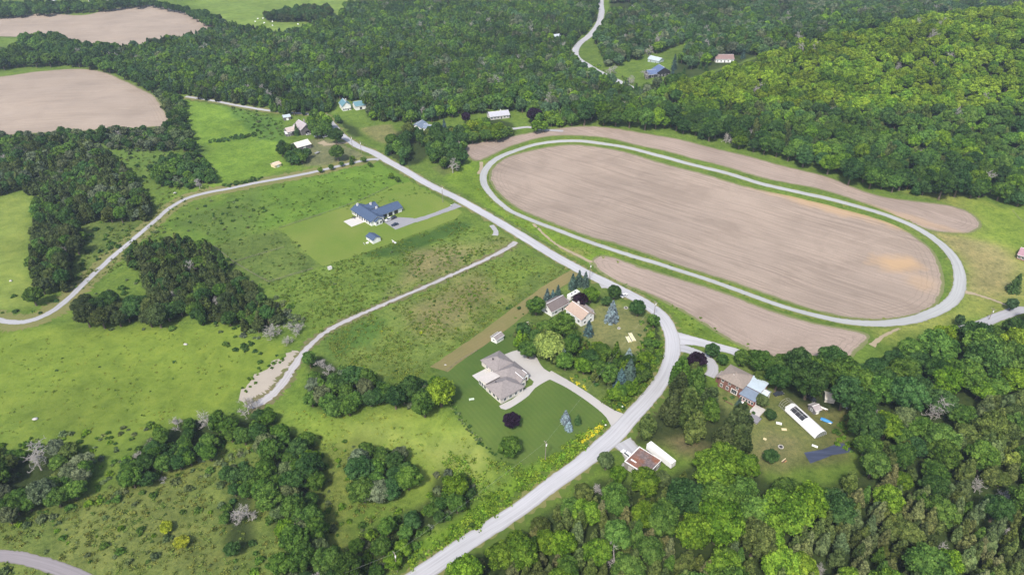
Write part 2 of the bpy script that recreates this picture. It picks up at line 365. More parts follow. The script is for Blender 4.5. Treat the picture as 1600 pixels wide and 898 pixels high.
# ------------------------------------------------------------------ terrain sheet with blended ground cover colours
def axis(a0, a1, fine, far, g=1.25):
    m = list(np.arange(a0, a1 + .01, fine)); s = fine; l = [m[0]]; r = [m[-1]]
    while r[-1] < far: s *= g; r.append(r[-1] + s)
    s = fine
    while l[-1] > -far: s *= g; l.append(l[-1] - s)
    return np.array(l[::-1][:-1] + m + r[1:])
def axis2(a0, a1, fine, mid_to, mid, far, oneside=False):
    m = list(np.arange(a0, a1 + .01, fine)); r = list(np.arange(m[-1] + mid, mid_to, mid)); l = [] if oneside else list(np.arange(m[0] - mid, -mid_to, -mid))[::-1]
    s = mid; k = r[-1]; R2 = []
    while k < far: s *= 1.3; k += s; R2.append(k)
    s = mid; k = (l or m)[0]; L2 = []
    while k > -far: s *= 1.3; k -= s; L2.append(k)
    return np.array(L2[::-1] + l + m + r + R2)
GX = axis2(-520, 600, 2.0, 1100, 4.0, 7000); GY = axis2(60, 560, 2.0, 1500, 4.0, 7000, True)
XX, YY = np.meshgrid(GX, GY); xf, yf = XX.ravel(), YY.ravel()
ZZ = T(xf, yf)
colr = np.tile(np.array([.105, .165, .028]), (len(xf), 1))
qx, qy, qd = proj(xf, yf, ZZ); vis = (yf > 40) & (qx > -400) & (qx < 2000) & (qy < 1300) & (qy > -240)
# (pixel polygon, colour, feather metres, strength)
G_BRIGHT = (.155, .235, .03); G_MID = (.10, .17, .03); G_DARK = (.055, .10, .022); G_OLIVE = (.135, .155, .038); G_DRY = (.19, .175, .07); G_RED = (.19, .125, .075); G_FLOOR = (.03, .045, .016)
PATCH = [
 ([(-200,505),(60,515),(120,505),(190,515),(300,505),(390,520),(440,545),(395,590),(365,630),(300,650),(240,670),(180,700),(100,690),(40,670),(-200,690)], (.145,.205,.03), 6, 1),
 ([(-200,580),(60,600),(200,640),(240,670),(180,700),(100,700),(-200,700)], (.13,.185,.03), 12, .8),
 ([(-200,305),(40,305),(55,370),(40,410),(70,450),(50,480),(-200,480)], (.165,.215,.045), 6, 1),
 ([(-200,700),(160,770),(330,700),(440,690),(440,900),(-200,1000)], (.118,.16,.038), 8, 1),
 ([(120,780),(300,720),(350,800),(340,898),(100,898)], (.14,.165,.045), 14, .8),
 ([(430,640),(530,650),(620,640),(700,650),(760,690),(790,740),(720,790),(640,760),(560,700),(500,700)], (.17,.235,.038), 6, 1),
 ([(520,660),(640,670),(760,715),(740,750),(600,700)], (.205,.23,.07), 10, .6),
 ([(440,600),(480,590),(560,650),(460,660)], (.12,.19,.03), 6, 1),
 ([(500,690),(560,690),(560,898),(470,898)], (.125,.15,.035), 6, .8),
 ([(640,860),(780,760),(880,690),(940,655),(950,668),(900,710),(820,770),(700,860),(640,898)], (.11,.19,.02), 2, 1),
 ([(500,520),(560,500),(640,465),(720,430),(800,390),(880,420),(860,440),(790,485),(740,520),(672,572),(660,590),(560,585),(500,555)], (.125,.175,.038), 3, 1),
 ([(500,525),(560,505),(600,500),(580,540),(520,560)], (.065,.13,.025), 5, .9),
 ([(640,480),(700,450),(770,430),(800,450),(740,510),(680,520)], (.19,.165,.075), 12, .75),
 ([(760,420),(810,400),(860,420),(800,460),(770,450)], (.12,.18,.03), 5, .8),
 ([(420,445),(505,416),(600,380),(715,345),(800,380),(700,425),(600,470),(520,510),(460,480)], (.115,.175,.032), 3, 1),
 ([(560,400),(620,378),(712,345),(740,350),(700,370),(620,400)], (.045,.095,.02), 2.5, .9),
 ([(640,395),(780,372),(790,385),(700,425),(620,450)], (.19,.16,.08), 10, .75),
 ([(300,330),(390,300),(560,258),(600,250),(690,300),(500,335),(400,362),(330,385),(260,350)], (.105,.185,.026), 3, 1),
 ([(280,345),(400,300),(420,320),(400,360),(350,380),(300,370)], (.085,.13,.03), 10, .8),
 ([(330,385),(440,357),(470,385),(505,415),(420,445),(370,430)], (.095,.14,.032), 2, 1),
 ([(280,155),(355,165),(395,210),(420,200),(470,235),(500,255),(400,275),(330,290),(300,240),(290,200)], (.135,.225,.03), 4, 1),
 ([(350,165),(440,185),(450,225),(400,215)], (.085,.16,.028), 4, 1),
 ([(260,-20),(560,-60),(640,-10),(520,35),(420,55),(340,40),(330,20)], (.15,.22,.045), 8, 1),
 ([(140,215),(290,190),(320,240),(240,300),(190,250)], (.095,.155,.03), 8, 1),
 ([(110,345),(260,320),(210,380),(110,460),(90,440)], (.10,.14,.035), 6, .8),
 ([(700,260),(760,250),(752,290),(790,330),(900,375),(990,410),(930,410),(880,395),(800,350),(700,285)], (.125,.20,.025), 3, 1),
 ([(860,378),(900,388),(925,395),(905,405),(880,395)], (.19,.19,.06), 4, .8),
 ([(930,425),(1010,460),(1100,515),(1180,560),(1080,530),(1000,470)], (.11,.17,.025), 2, 1),
 ([(1410,300),(1480,300),(1600,330),(1800,350),(1800,520),(1600,480),(1520,500),(1380,530),(1360,515),(1440,500),(1500,470),(1505,400),(1440,350),(1500,370),(1535,350),(1480,320)], (.185,.215,.05), 5, 1),
 ([(1440,350),(1500,370),(1560,385),(1600,420),(1600,460),(1520,450),(1500,400)], (.235,.215,.09), 10, 1),
 ([(1520,310),(1600,330),(1700,360),(1600,390),(1530,370)], (.15,.225,.03), 8, .8),
 ([(1050,95),(1170,85),(1200,70),(1330,60),(1180,110),(1060,130)], (.125,.19,.035), 8, .8),
 ([(960,690),(1000,640),(1180,600),(1340,620),(1330,720),(1180,735),(1020,700)], (.115,.125,.042), 4, 1),
 ([(1040,680),(1090,675),(1110,700),(1060,715)], (.12,.09,.06), 5, .8),
 ([(820,430),(900,420),(1000,470),(1040,520),(1040,570),(1000,620),(950,645),(880,600),(840,560),(800,510)], (.10,.145,.034), 3, 1),
 ([(905,500),(950,470),(985,480),(1010,500),(1018,530),(1005,555),(960,545),(925,535),(900,520)], (.15,.16,.06), 2.5, 1),
 ([(1095,620),(1130,612),(1180,640),(1215,620),(1245,660),(1275,690),(1250,715),(1220,735),(1170,720),(1150,680),(1120,650)], (.135,.155,.05), 3, 1),
 ([(1170,690),(1200,670),(1240,690),(1230,720),(1180,720)], (.19,.17,.08), 4, .7), ([(1230,590),(1320,610),(1310,640),(1260,640)], (.10,.08,.05), 3, .7),
 ([(1150,575),(1200,560),(1215,600),(1190,625),(1150,600),(1110,560),(1085,545),(1110,548)], (.10,.135,.035), 2, .9),
 ([(465,225),(500,215),(550,225),(575,248),(540,254),(500,260),(475,260)], (.14,.145,.075), 3, .9), ([(675,262),(700,255),(712,268),(690,276)], (.11,.14,.04), 2, .9),
 ([(676,582),(740,545),(770,524),(800,506),(830,520),(852,572),(900,603),(942,634),(952,652),(900,694),(835,722),(790,728),(765,706),(742,682),(722,656),(705,625)], (.075,.125,.026), 3.5, 1),
 ([(437,357),(500,337),(560,316),(617,289),(642,284),(690,310),(722,331),(712,342),(660,361),(610,380),(560,398),(505,416),(470,388)], (.13,.19,.03), 2, .8),
 ([(562,200),(610,195),(628,212),(600,225),(575,215)], (.17,.175,.065), 3, 1)]
BL = lambda a, b, **t: ('broadleaf_tree', a, b, t)
CE = lambda a, b, **t: ('cedar_tree', a, b, t)
PI_ = lambda a, b, **t: ('pine_tree', a, b, t)
SH = lambda a, b, **t: ('shrub', a, b, t)
ZONES = [
 ('in the hedge inside the road bend', [(1012,498),(1034,508),(1040,540),(1030,575),(1000,615),(965,640),(945,628),(985,592),(1010,552),(1016,520)], [(.7, BL(1.7,3.0,bright=2,mid=3,deep=1)), (.3, SH(1.2,2.0,mid=1,bright=1))], .55),
 ('in the bottom wood along the road', [(690,925),(748,872),(806,840),(860,802),(908,770),(940,752),(960,752),(1010,755),(1020,800),(1000,860),(980,1000),(600,1000)], [(.5, BL(3.2,5.2,bright=2,mid=2,olive=1)), (.5, CE(1.8,2.8,olive=3,darkolive=1,sage=1,tan=1.5))], .62),
 ('in the wood above the bottom cedars', [(1010,760),(1060,735),(1090,720),(1110,700),(1160,710),(1200,750),(1250,762),(1310,760),(1300,800),(1180,830),(1020,820)], [(.9, BL(4.5,8.2,bright=2,mid=3,deep=1.2)), (.1, CE(1.6,2.4,olive=1))], .66),
 ('in the bottom right cedar wood', [(980,820),(1180,830),(1300,790),(1400,740),(1500,790),(1700,790),(1800,1000),(960,1000)], [(.30, BL(3.4,6.5,bright=1.6,mid=3,lime=.3,olive=1,deep=.6)), (.70, CE(1.9,3.0,olive=3,darkolive=1,sage=2,mid=1,tan=2.5))], .60),
 ('in the wood right of the garden cloth', [(1310,760),(1350,735),(1350,650),(1420,660),(1500,690),(1500,790),(1400,745),(1310,790)], [(.75, BL(3.8,6.5,mid=3,deep=2,bright=1,sage=1)), (.25, PI_(2.6,3.8,olive=1,sage=1))], .62),
 ('in the pine wood at the right edge', [(1500,640),(1700,600),(1800,600),(1800,800),(1500,790)], [(.4, BL(3.4,5.4,mid=2,olive=2)), (.6, PI_(2.6,4.2,olive=3,sage=2,gold=.4))], .6),
 ('in the tall wood below the oval track', [(1340,590),(1390,560),(1440,525),(1490,522),(1560,510),(1600,495),(1750,470),(1750,600),(1500,640),(1500,690),(1420,660),(1345,650),(1325,615)], [(1, BL(4.5,8.0,bright=2,mid=4,deep=2,lime=.4))], .62),
 ('in the dense grove behind the greenhouse', [(1208,572),(1240,558),(1290,556),(1335,575),(1342,620),(1320,640),(1290,640),(1262,632),(1225,622),(1208,600)], [(1, BL(4.2,7.0,mid=2,deep=3))], .6),
 ('in the grove before the brick house', [(1004,674),(1018,644),(1050,614),(1064,588),(1085,575),(1105,590),(1112,620),(1150,650),(1165,690),(1120,700),(1060,680),(1010,690),(990,690)], [(1, PI_(4.4,6.5,olive=2,darkolive=2,mid=1.5))], .5),
 ('in the thicket behind the side road', [(1140,547),(1165,552),(1195,556),(1200,570),(1150,560)], [(1, BL(2.8,3.6,olive=2,mid=1))], .6),
 ('in the garden inside the road bend', [(800,520),(850,505),(870,530),(905,535),(950,545),(1000,560),(1015,520),(1025,500),(1038,530),(1030,570),(1000,605),(960,612),(930,590),(900,570),(880,575),(855,560),(810,540)], [(.55, BL(2.6,4.2,mid=3,deep=2,bright=1.5)), (.2, CE(1.4,2.2,bright=1,olive=1)), (.25, SH(1.2,2.2,mid=1,bright=1))], .6),
 ('in the left copse of dark cedars', [(-200,205),(50,218),(120,218),(165,235),(195,262),(215,290),(240,320),(225,335),(180,338),(130,335),(80,300),(30,295),(-200,295)], [(.45, CE(1.9,3.1,darkolive=3,olive=1)), (.55, BL(2.4,4.2,darkolive=2,mid=2,grey=1,deep=1))], .58),
 ('in the copse by the pale pasture', [(65,305),(120,340),(130,370),(110,400),(105,445),(65,450),(45,412),(60,385),(52,335)], [(.6, BL(2.8,4.6,mid=2,darkolive=2,deep=1)), (.4, CE(1.8,2.6,darkolive=1))], .62),
 ('in the dark wood above the pasture', [(195,398),(240,378),(290,378),(325,388),(360,425),(415,470),(440,490),(420,520),(385,508),(340,498),(290,490),(240,470),(228,440)], [(.5, CE(1.9,3.2,darkolive=4,olive=1,deep=1)), (.5, BL(2.4,4.2,darkolive=3,mid=1,deep=1))], .55),
 ('in the row above the left pasture', [(118,470),(150,462),(200,470),(250,478),(290,490),(280,500),(200,502),(130,500)], [(1, BL(3.2,5,deep=1,darkolive=2))], .55),
 ('in the strip below the gravel drive', [(478,560),(505,560),(545,580),(600,598),(650,605),(690,595),(700,630),(660,640),(600,618),(550,635),(540,640),(500,635),(490,610)], [(.8, BL(2.6,4.6,deep=2,mid=2,grey=1)), (.2, SH(1.5,2.4,grey=1,mid=1))], .48),
 ('in the clump below the gravel drive', [(488,610),(520,610),(550,625),(548,640),(510,645),(486,632)], [(1, BL(2.6,3.8,mid=1))], .6),
 ('in the hedgerow at the left edge', [(-60,715),(60,705),(110,700),(140,712),(150,735),(120,770),(60,790),(0,815),(-60,830)], [(.7, BL(2.2,4.2,olive=1,mid=2,grey=1)), (.3, SH(1.4,2.8,mid=1,sage=1,grey=1))], .5),
 ('in the hedge below the left pasture', [(190,735),(225,690),(270,665),(330,655),(420,645),(430,660),(410,680),(350,690),(320,715),(270,730),(230,755),(200,755)], [(.6, BL(2,3.8,deep=1,mid=2)), (.4, SH(1.4,2.8,mid=2,deep=1,grey=1))], .48),
 ('in the belt down the lower pasture', [(415,690),(440,675),(480,680),(505,715),(495,760),(488,800),(500,850),(560,900),(540,1000),(430,1000),(440,850),(410,780),(405,740)], [(.75, BL(2.6,5.0,bright=1,mid=3,deep=1,sage=1)), (.25, SH(1.4,2.5,mid=1,grey=1))], .48),
 ('in the bushes by the dead tree', [(345,735),(380,720),(405,760),(400,790),(395,850),(360,860),(350,800),(365,770)], [(.35, BL(2,3,mid=1,deep=1)), (.65, SH(1.4,2.4,mid=1,grey=1,deep=1))], .6),
 ('in the round lower middle clump', [(560,705),(590,700),(625,710),(642,735),(635,765),(600,780),(560,770),(552,735)], [(.8, BL(3.0,5.0,deep=2,mid=2,grey=1)), (.2, SH(1.6,2.2,mid=1))], .48),
 ('in the roadside thicket at the bottom', [(680,735),(710,735),(740,750),(745,775),(720,800),(680,820),(640,860),(600,900),(590,1000),(520,1000),(540,860),(580,830),(640,800),(670,780)], [(.35, BL(2,3.4,mid=2,deep=1,bright=1)), (.65, SH(1.2,2.4,mid=2,grey=1,bright=1))], .72),
 ('in the hedge beyond the lane', [(235,265),(265,245),(310,240),(330,260),(340,280),(300,290),(250,288)], [(.5, BL(2,3.4,mid=1,deep=2)), (.5, SH(1.5,2.4,deep=1,grey=1))], .6),
 ('in the hedgerow by the brown field', [(262,140),(285,160),(290,190),(300,225),(310,235),(290,240),(275,215),(262,200),(265,180),(245,150)], [(1, BL(2.8,4.4,deep=2,mid=2,sage=1))], .58),
 ('in the scrub below the brown field', [(-60,210),(60,210),(180,200),(262,200),(275,225),(260,235),(200,235),(150,222),(60,212)], [(.4, BL(2.2,3.6,deep=1,grey=1)), (.6, SH(1.5,2.6,mid=1,grey=1,sage=1))], .68),
 ('round the roadside farmyard', [(603,222),(625,205),(655,200),(690,196),(720,200),(728,228),(722,260),(695,262),(670,240),(655,258),(630,260),(605,245)], [(.9, BL(2.8,5.0,mid=2,deep=3,olive=1)), (.1, CE(1.6,2.2,deep=1))], .62),
 ('in the grove above the tilled strip', [(722,205),(740,188),(775,186),(802,192),(805,208),(770,214),(730,218)], [(1, BL(3.2,5.0,bright=2,mid=1,lime=1))], .55),
 ('between far yard and tilled strip', [(828,190),(850,178),(870,180),(880,195),(850,200),(832,200)], [(1, BL(3.2,4.6,bright=1,mid=1))], .58),
 ('in the row beside the old barns', [(485,185),(500,180),(515,195),(512,208),(495,210),(485,200)], [(1, BL(3.2,4.6,mid=1,bright=1))], .5),
 ('in the row above the junction', [(518,182),(528,185),(556,200),(566,212),(555,216),(538,208),(522,198)], [(1, BL(2.6,3.8,deep=1,mid=1))], .55),
 ('by the cream roofed barn', [(434,220),(452,225),(480,240),(475,252),(448,252),(436,238)], [(1, BL(2.2,3.4,deep=1,mid=1))], .6),
 ('in the far pasture copse', [(415,24),(440,18),(510,10),(520,20),(500,30),(430,32),(416,32)], [(1, BL(3.5,5,darkolive=1,deep=2))], .55),
 ('beyond the top left field', [(-80,8),(120,5),(240,2),(300,20),(345,30),(350,42),(330,42),(290,18),(240,6),(160,12),(60,20),(-80,28)], [(1, BL(4,5.5,deep=2,mid=1))], .6),
 ('between the two brown fields', [(-60,80),(20,80),(40,60),(80,55),(130,72),(185,75),(190,95),(215,110),(245,132),(230,140),(200,118),(150,104),(90,95),(-60,104)], [(1, BL(3.6,5.6,deep=2,mid=2))], .55),
 ('in the hilltop canopy', [(1040,140),(1120,112),(1180,92),(1300,62),(1450,28),(1600,15),(1800,15),(1800,160),(1500,170),(1350,170),(1200,165),(1080,160)], [(1, BL(3.2,5.4,lime=6,bright=3,mid=.6))], .6),
 ('at the wood edge above the field', [(860,196),(900,188),(960,186),(1050,196),(1150,222),(1250,245),(1330,275),(1400,293),(1470,297),(1600,312),(1750,325),(1750,285),(1600,275),(1400,255),(1250,215),(1100,180),(950,168),(870,180)], [(.75, BL(4.2,6.6,mid=2,deep=3,bright=.6)), (.25, PI_(2.8,3.8,deep=1,darkolive=1))], .58),
 ('on the lower hill slope', [(860,180),(950,168),(1040,140),(1200,165),(1350,170),(1500,170),(1800,160),(1800,300),(1600,275),(1400,255),(1250,215),(1100,180),(870,182)], [(.6, BL(3.4,5.6,mid=4,deep=2,bright=1.5)), (.4, PI_(2.4,3.8,olive=2,mid=1,darkolive=1))], .6),
 ('in the far wood beyond the hill', [(960,140),(1040,130),(1080,60),(950,100),(930,60),(950,30),(960,-60),(1900,-60),(1900,20),(1600,12),(1450,22),(1300,56),(1180,88),(1120,108),(1040,138)], [(.8, BL(3.2,5.6,mid=2,deep=2,grey=1.3,teal=2.5,bright=.5)), (.2, CE(1.8,2.6,darkolive=1,teal=1))], .66),
 ('in the great wood behind the barns', [(130,92),(190,78),(330,50),(345,38),(430,52),(470,45),(530,28),(540,8),(640,-5),(700,-60),(945,-60),(930,30),(890,70),(895,95),(960,130),(1040,150),(950,172),(870,182),(830,172),(760,168),(690,180),(640,184),(575,184),(568,158),(535,150),(505,172),(440,172),(400,160),(290,145),(262,140),(240,118),(180,96)], [(.5, BL(3.0,5.2,mid=4,deep=2,grey=.6,teal=1.6,bright=1)), (.5, CE(1.7,2.8,darkolive=1,mid=3,deep=1,teal=1.5,sage=.4))], .6),
]
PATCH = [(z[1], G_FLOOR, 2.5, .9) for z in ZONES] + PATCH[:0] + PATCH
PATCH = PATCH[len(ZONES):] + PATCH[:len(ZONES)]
roughness = np.ones(len(xf))
for pi_, (poly, c, fe, st) in enumerate(PATCH):
    wp = pts_world(poly); lo, hi = wp.min(0) - fe * 2, wp.max(0) + fe * 2
    m = np.where(vis & (xf > lo[0]) & (xf < hi[0]) & (yf > lo[1]) & (yf < hi[1]))[0]
    if not len(m): continue
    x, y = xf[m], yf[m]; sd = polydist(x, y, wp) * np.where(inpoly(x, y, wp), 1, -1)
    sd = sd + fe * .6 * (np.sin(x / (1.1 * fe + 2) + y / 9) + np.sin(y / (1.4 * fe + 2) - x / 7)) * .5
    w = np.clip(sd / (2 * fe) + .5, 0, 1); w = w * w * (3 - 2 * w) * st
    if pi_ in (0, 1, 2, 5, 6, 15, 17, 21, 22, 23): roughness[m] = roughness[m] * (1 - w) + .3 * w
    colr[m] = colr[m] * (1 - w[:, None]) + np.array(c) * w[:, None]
colr *= .95
nx, ny = len(GX), len(GY); ii, jj = np.meshgrid(np.arange(nx - 1), np.arange(ny - 1)); q = (jj * nx + ii).ravel()
t = NT('meadow'); at = t.n('ShaderNodeAttribute', attribute_type='GEOMETRY', attribute_name='cover'); p = t.pos()
n0 = t.noise(.02, 5, .6, p); n1 = t.noise(.11, 6, .65, p, .4); n2 = t.noise(.55, 6, .7, p); n3 = t.noise(3.5, 5, .75, p)
c = t.mix(1.0, at.outputs['Color'], t.ramp(n0, [(.3, .82), (.7, 1.2)]), 'MULTIPLY')
c = t.mix(1.0, c, t.ramp(n1, [(.3, (.70, .74, .72)), (.5, (1., 1., 1.)), (.72, (1.32, 1.2, 1.2))]), 'MULTIPLY')
rg = t.n('ShaderNodeAttribute', attribute_type='GEOMETRY', attribute_name='rough')
c = t.mix(rg.outputs['Fac'], c, t.mix(1.0, c, t.ramp(n2, [(.28, (.55, .62, .6)), (.5, (1., 1., 1.)), (.75, (1.35, 1.25, 1.2))]), 'MULTIPLY'))
c = t.mix(rg.outputs['Fac'], c, t.mix(1.0, c, t.ramp(n3, [(.3, .5), (.5, 1.), (.7, 1.35)]), 'MULTIPLY'))
M_MEADOW = t.bsdf(c, .95, .05, normal=t.bump(n2, .7, .5))
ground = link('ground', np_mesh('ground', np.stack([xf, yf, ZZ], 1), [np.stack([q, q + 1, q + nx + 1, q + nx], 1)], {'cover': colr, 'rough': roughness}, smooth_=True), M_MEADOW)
tag(ground, 'rolling green meadow land with pastures and rough grass', kind='structure')
# lawns and fields
F_IN = [(766,272),(775,257),(800,243),(850,231),(900,226),(950,232),(1000,244),(1100,272),(1200,300),(1300,323),(1380,346),(1430,370),(1458,395),(1472,430),(1470,460),(1455,480),(1430,492),(1380,499),(1330,497),(1270,484),(1200,461),(1100,427),(1000,393),(900,363),(830,336),(790,312),(770,290)]
F_N = [(722,228),(760,220),(800,212),(850,203),(890,198),(930,197),(980,203),(1050,215),(1100,227),(1200,252),(1280,272),(1350,298),(1400,310),(1480,320),(1515,331),(1533,347),(1530,358),(1505,365),(1450,360),(1405,340),(1370,325),(1300,302),(1200,281),(1100,253),(1050,240),(1000,229),(950,217),(900,213),(850,215),(800,229),(770,243),(752,251),(735,249)]
F_S = [(925,405),(945,398),(990,412),(1050,431),(1100,446),(1150,463),(1200,482),(1270,503),(1330,514),(1357,522),(1355,535),(1340,550),(1325,560),(1290,558),(1230,562),(1180,553),(1130,527),(1090,501),(1040,474),(1000,455),(960,440),(932,422)]
sheet('tilled_field_ground', F_IN, M_TILL, .05, 'brown tilled field inside the oval track', grow=.9)
sheet('tilled_field_ground', F_N, M_TILL2, .05, 'brown tilled strip between the oval track and the wooded hill')
sheet('tilled_field_ground', F_S, M_TILL2, .05, 'brown tilled strip between the oval track and the road')
sheet('tilled_field_ground', [(-120,38),(0,29),(60,22),(130,24),(165,16),(215,10),(250,9),(300,23),(331,37),(326,52),(250,68),(190,73),(130,72),(60,62),(0,58),(-120,60)], M_TILL3, .3, 'pale brown field at the far top left', step=6)
sheet('tilled_field_ground', [(-120,128),(0,120),(60,112),(130,108),(170,115),(210,133),(242,150),(263,180),(264,196),(230,200),(180,203),(100,207),(0,213),(-120,220)], M_TILL3, .3, 'pale brown field on the left beside the hedgerow', step=5)
sheet('lawn_ground', [(437,357),(500,337),(560,316),(617,289),(642,284),(690,310),(722,331),(712,342),(660,361),(610,380),(560,398),(505,416),(470,388)], M_LAWN, .04, 'bright mown lawn round the white ranch house', rag=.1, sm=1)
sheet('lawn_ground', [(684,582),(740,546),(770,524),(800,506),(830,520),(852,572),(900,603),(942,634),(952,652),(900,694),(835,720),(795,724),(768,702),(745,679),(726,654),(710,625)], M_LAWN2, .04, 'dark green lawn round the grey roofed house', sm=2, rag=1.0)
sheet('dry_grass_ground', [(893,421),(906,428),(880,447),(850,468),(810,500),(775,527),(737,553),(700,581),(672,573),(740,527),(800,482),(852,445)], M_TAN, .06, 'strip of dry tan grass between meadow and lawn', sm=1)
sheet('bare_soil_ground', [(452,550),(468,550),(456,571),(436,602),(412,622),(392,630),(380,624),(374,614),(388,602),(398,586),(418,576),(430,562),(442,560)], gravel('rubble', (.36,.32,.27), (.12,.10,.055), rut=False, scale=.25), .05, 'pale stony fill heaped beside the gravel drive', step=1.2, rag=1.1, sm=3)
M_VERGE = grass('mown_verge', (.15, .17, .05), (.19, .18, .07), pale=(.28,.22,.12), pk=.5); M_DITCH = grass('ditch_grass', (.075, .12, .022), (.10, .15, .028))
verge(LANE, 13, M_VERGE, 'mown dry verge along the gravel lane'); verge(ROAD, 12.5, M_DITCH, 'dark green ditch grass beside the road'); verge(ROAD, [.86 * w + 1.6 for w in [7.8] * 39], M_VERGE, 'thin dry shoulder of the road', .08)
verge(DRIVE, [6] * 14 + [8] * 4, grass('disturbed_edge', (.14, .13, .06), (.11, .14, .04), pale=(.27,.2,.15), pk=.7), 'disturbed earth beside the new gravel drive', .07); verge(TRACK, 6.4, grass('track_edge', (.13, .18, .03), (.17, .19, .05)), 'grass margin of the oval track', .08, True)
HZ = NT('haze_air'); _v = HZ.n('ShaderNodeVolumePrincipled'); _v.inputs['Density'].default_value = .00014; _v.inputs['Color'].default_value = (.70, .84, 1.0, 1); _v.inputs['Anisotropy'].default_value = .2; HZ.l(_v.outputs[0], HZ.out.inputs['Volume'])
_e = 7600; hz = MB().box(-_e, _e, -_e, _e + 400, -14, 212).build('haze', HZ.m); tag(hz, 'thin pale summer haze over the whole land', kind='stuff')
# roads (each 4 mm or more above the next)
ribbon('road', ROAD, ROADW, M_ROAD, .13, label='pale two-lane country road curving through the scene')
ribbon('road', SPUR, SPURW, M_ROAD, .125, label='short road branching east from the bend')
ribbon('lane', LANE, 3.5, M_LANE, .12, label='narrow gravel lane sweeping down the left side')
ribbon('gravel_path', DRIVE, [.85 * w for w in DRIVEW], M_DRIVE, .11, label='new rough gravel driveway crossing the empty lot', rag=.3)
ribbon('oval_track_road', TRACK, [.93 * w for w in TRACKW], M_TRACK, .12, True, 'grey oval stone-dust track')
ribbon('lane', BOTLANE, 4.5, gravel('brown_lane', (.22,.2,.21), (.15,.14,.12)), .12, label='greyish paved lane in the bottom left corner')
ribbon('road', HIGHWAY, [7,7,7.5,8,8,8,8,8,8,8,8,7,6.5,6,6,6,6], M_ROAD, .12, label='winding far road through the woods at the top')
ribbon('driveway_path', RANCHDRIVE, [7,5,4,4,5], M_ASPH, .115, label='grey driveway to the white ranch house')
sheet('driveway_path', [(600,347),(613,339),(632,340),(646,341),(650,347),(634,353),(618,359)], M_ASPH, .10, 'grey parking apron before the three garage doors', sm=1, rag=0)
ribbon('driveway_path', HOUSEDRIVE[:-1] + [(856,584)], [10,6,4.4,4.2,4.4,5,5.5], M_CONC, .115, label='long concrete driveway to the grey roofed house', rag=.03)
sheet('driveway_path', [(774,562),(790,553),(808,547),(822,547),(836,555),(842,565),(850,576),(868,588),(856,594),(836,606),(826,618),(806,632),(790,640),(780,634),(800,624),(822,606),(834,596),(800,572)], M_CONC, .10, 'concrete turning court and front walk of the grey roofed house', sm=2, rag=0, step=2)
ribbon('driveway_path', NORTHDRIVE, 3.5, M_LANE, .11, label='pale drive below the long grey bungalow')
ribbon('driveway_path', BARNDRIVE, [5,4,5,6], M_DIRT, .11, label='worn dirt drive to the old barns', rag=.4)
ribbon('driveway_path', PARKDRIVE, [6,6,6,6,6,7,7], M_LANE, .115, label='grey drive at the right edge among the trees')
ribbon('footpath', PARKSTUB, [3.5,2,1.6,1.6,2], M_DIRT, .11, label='worn path from the track across the dry grass', rag=.2)
ribbon('driveway_path', PULLOUT, [7,6,5], M_LANE, .12, label='gravel pull-off under the purple tree')
ribbon('driveway_path', STUB, [3,3,4], M_LANE, .12, label='short gravel field entrance off the road')
ribbon('driveway_path', COURT, [9,8,9,10], M_LANE, .118, label='gravel yard beside the rusty roofed garage')
ribbon('driveway_path', CORNER, [5,5,4], M_LANE, .11, label='drive entrance by the cluster of blue spruces')
ribbon('driveway_path', YARDLOOP, [6,5,5,5,5,5], M_LANE, .118, label='curved drive to the red brick house')
ribbon('footpath', [(833,350),(850,366),(868,381),(890,393),(925,410)], [1.8,1.6,1.6,1.8,2], M_DIRT, .10, label='faint dirt path between road and track', rag=.2, block=False)
ribbon('footpath', [(752,253),(752,262),(748,272)], 2.5, M_DIRT, .10, label='worn strip by the left end of the oval', rag=.2, block=False)
ribbon('footpath', [(1362,540),(1380,525),(1405,513)], [3,1.6,1.4], M_DIRT, .10, label='worn path from the lower strip to the oval', rag=.2, block=False)
# ------------------------------------------------------------------ plants: unit meshes (crown radius 1)
def ico():
    me = bpy.data.meshes.new('tmp'); import bmesh; bm = bmesh.new(); bmesh.ops.create_icosphere(bm, subdivisions=1, radius=1); bm.verts.ensure_lookup_table()
    v = np.array([tuple(x.co) for x in bm.verts]); f = np.array([[y.index for y in x.verts] for x in bm.faces]); bm.free(); return v, f
IV, IF = ico()
def rdir(rng, n):
    d = rng.normal(size=(n, 3)); return d / np.linalg.norm(d, axis=1, keepdims=True)
def leaf_quads(P, N, size, rng, lv, aspect=.7):
    n = len(P); a = np.cross(N, rdir(rng, n)); a /= np.maximum(np.linalg.norm(a, axis=1, keepdims=True), 1e-6); b = np.cross(N, a)
    s = (size * rng.uniform(.6, 1.4, n))[:, None]
    V = np.stack([P - a * s, P - b * s * aspect + N * s * .2, P + a * s, P + b * s * aspect + N * s * .2], 1).reshape(-1, 3)
    return V, np.arange(4 * n).reshape(n, 4), np.repeat(lv, 4)
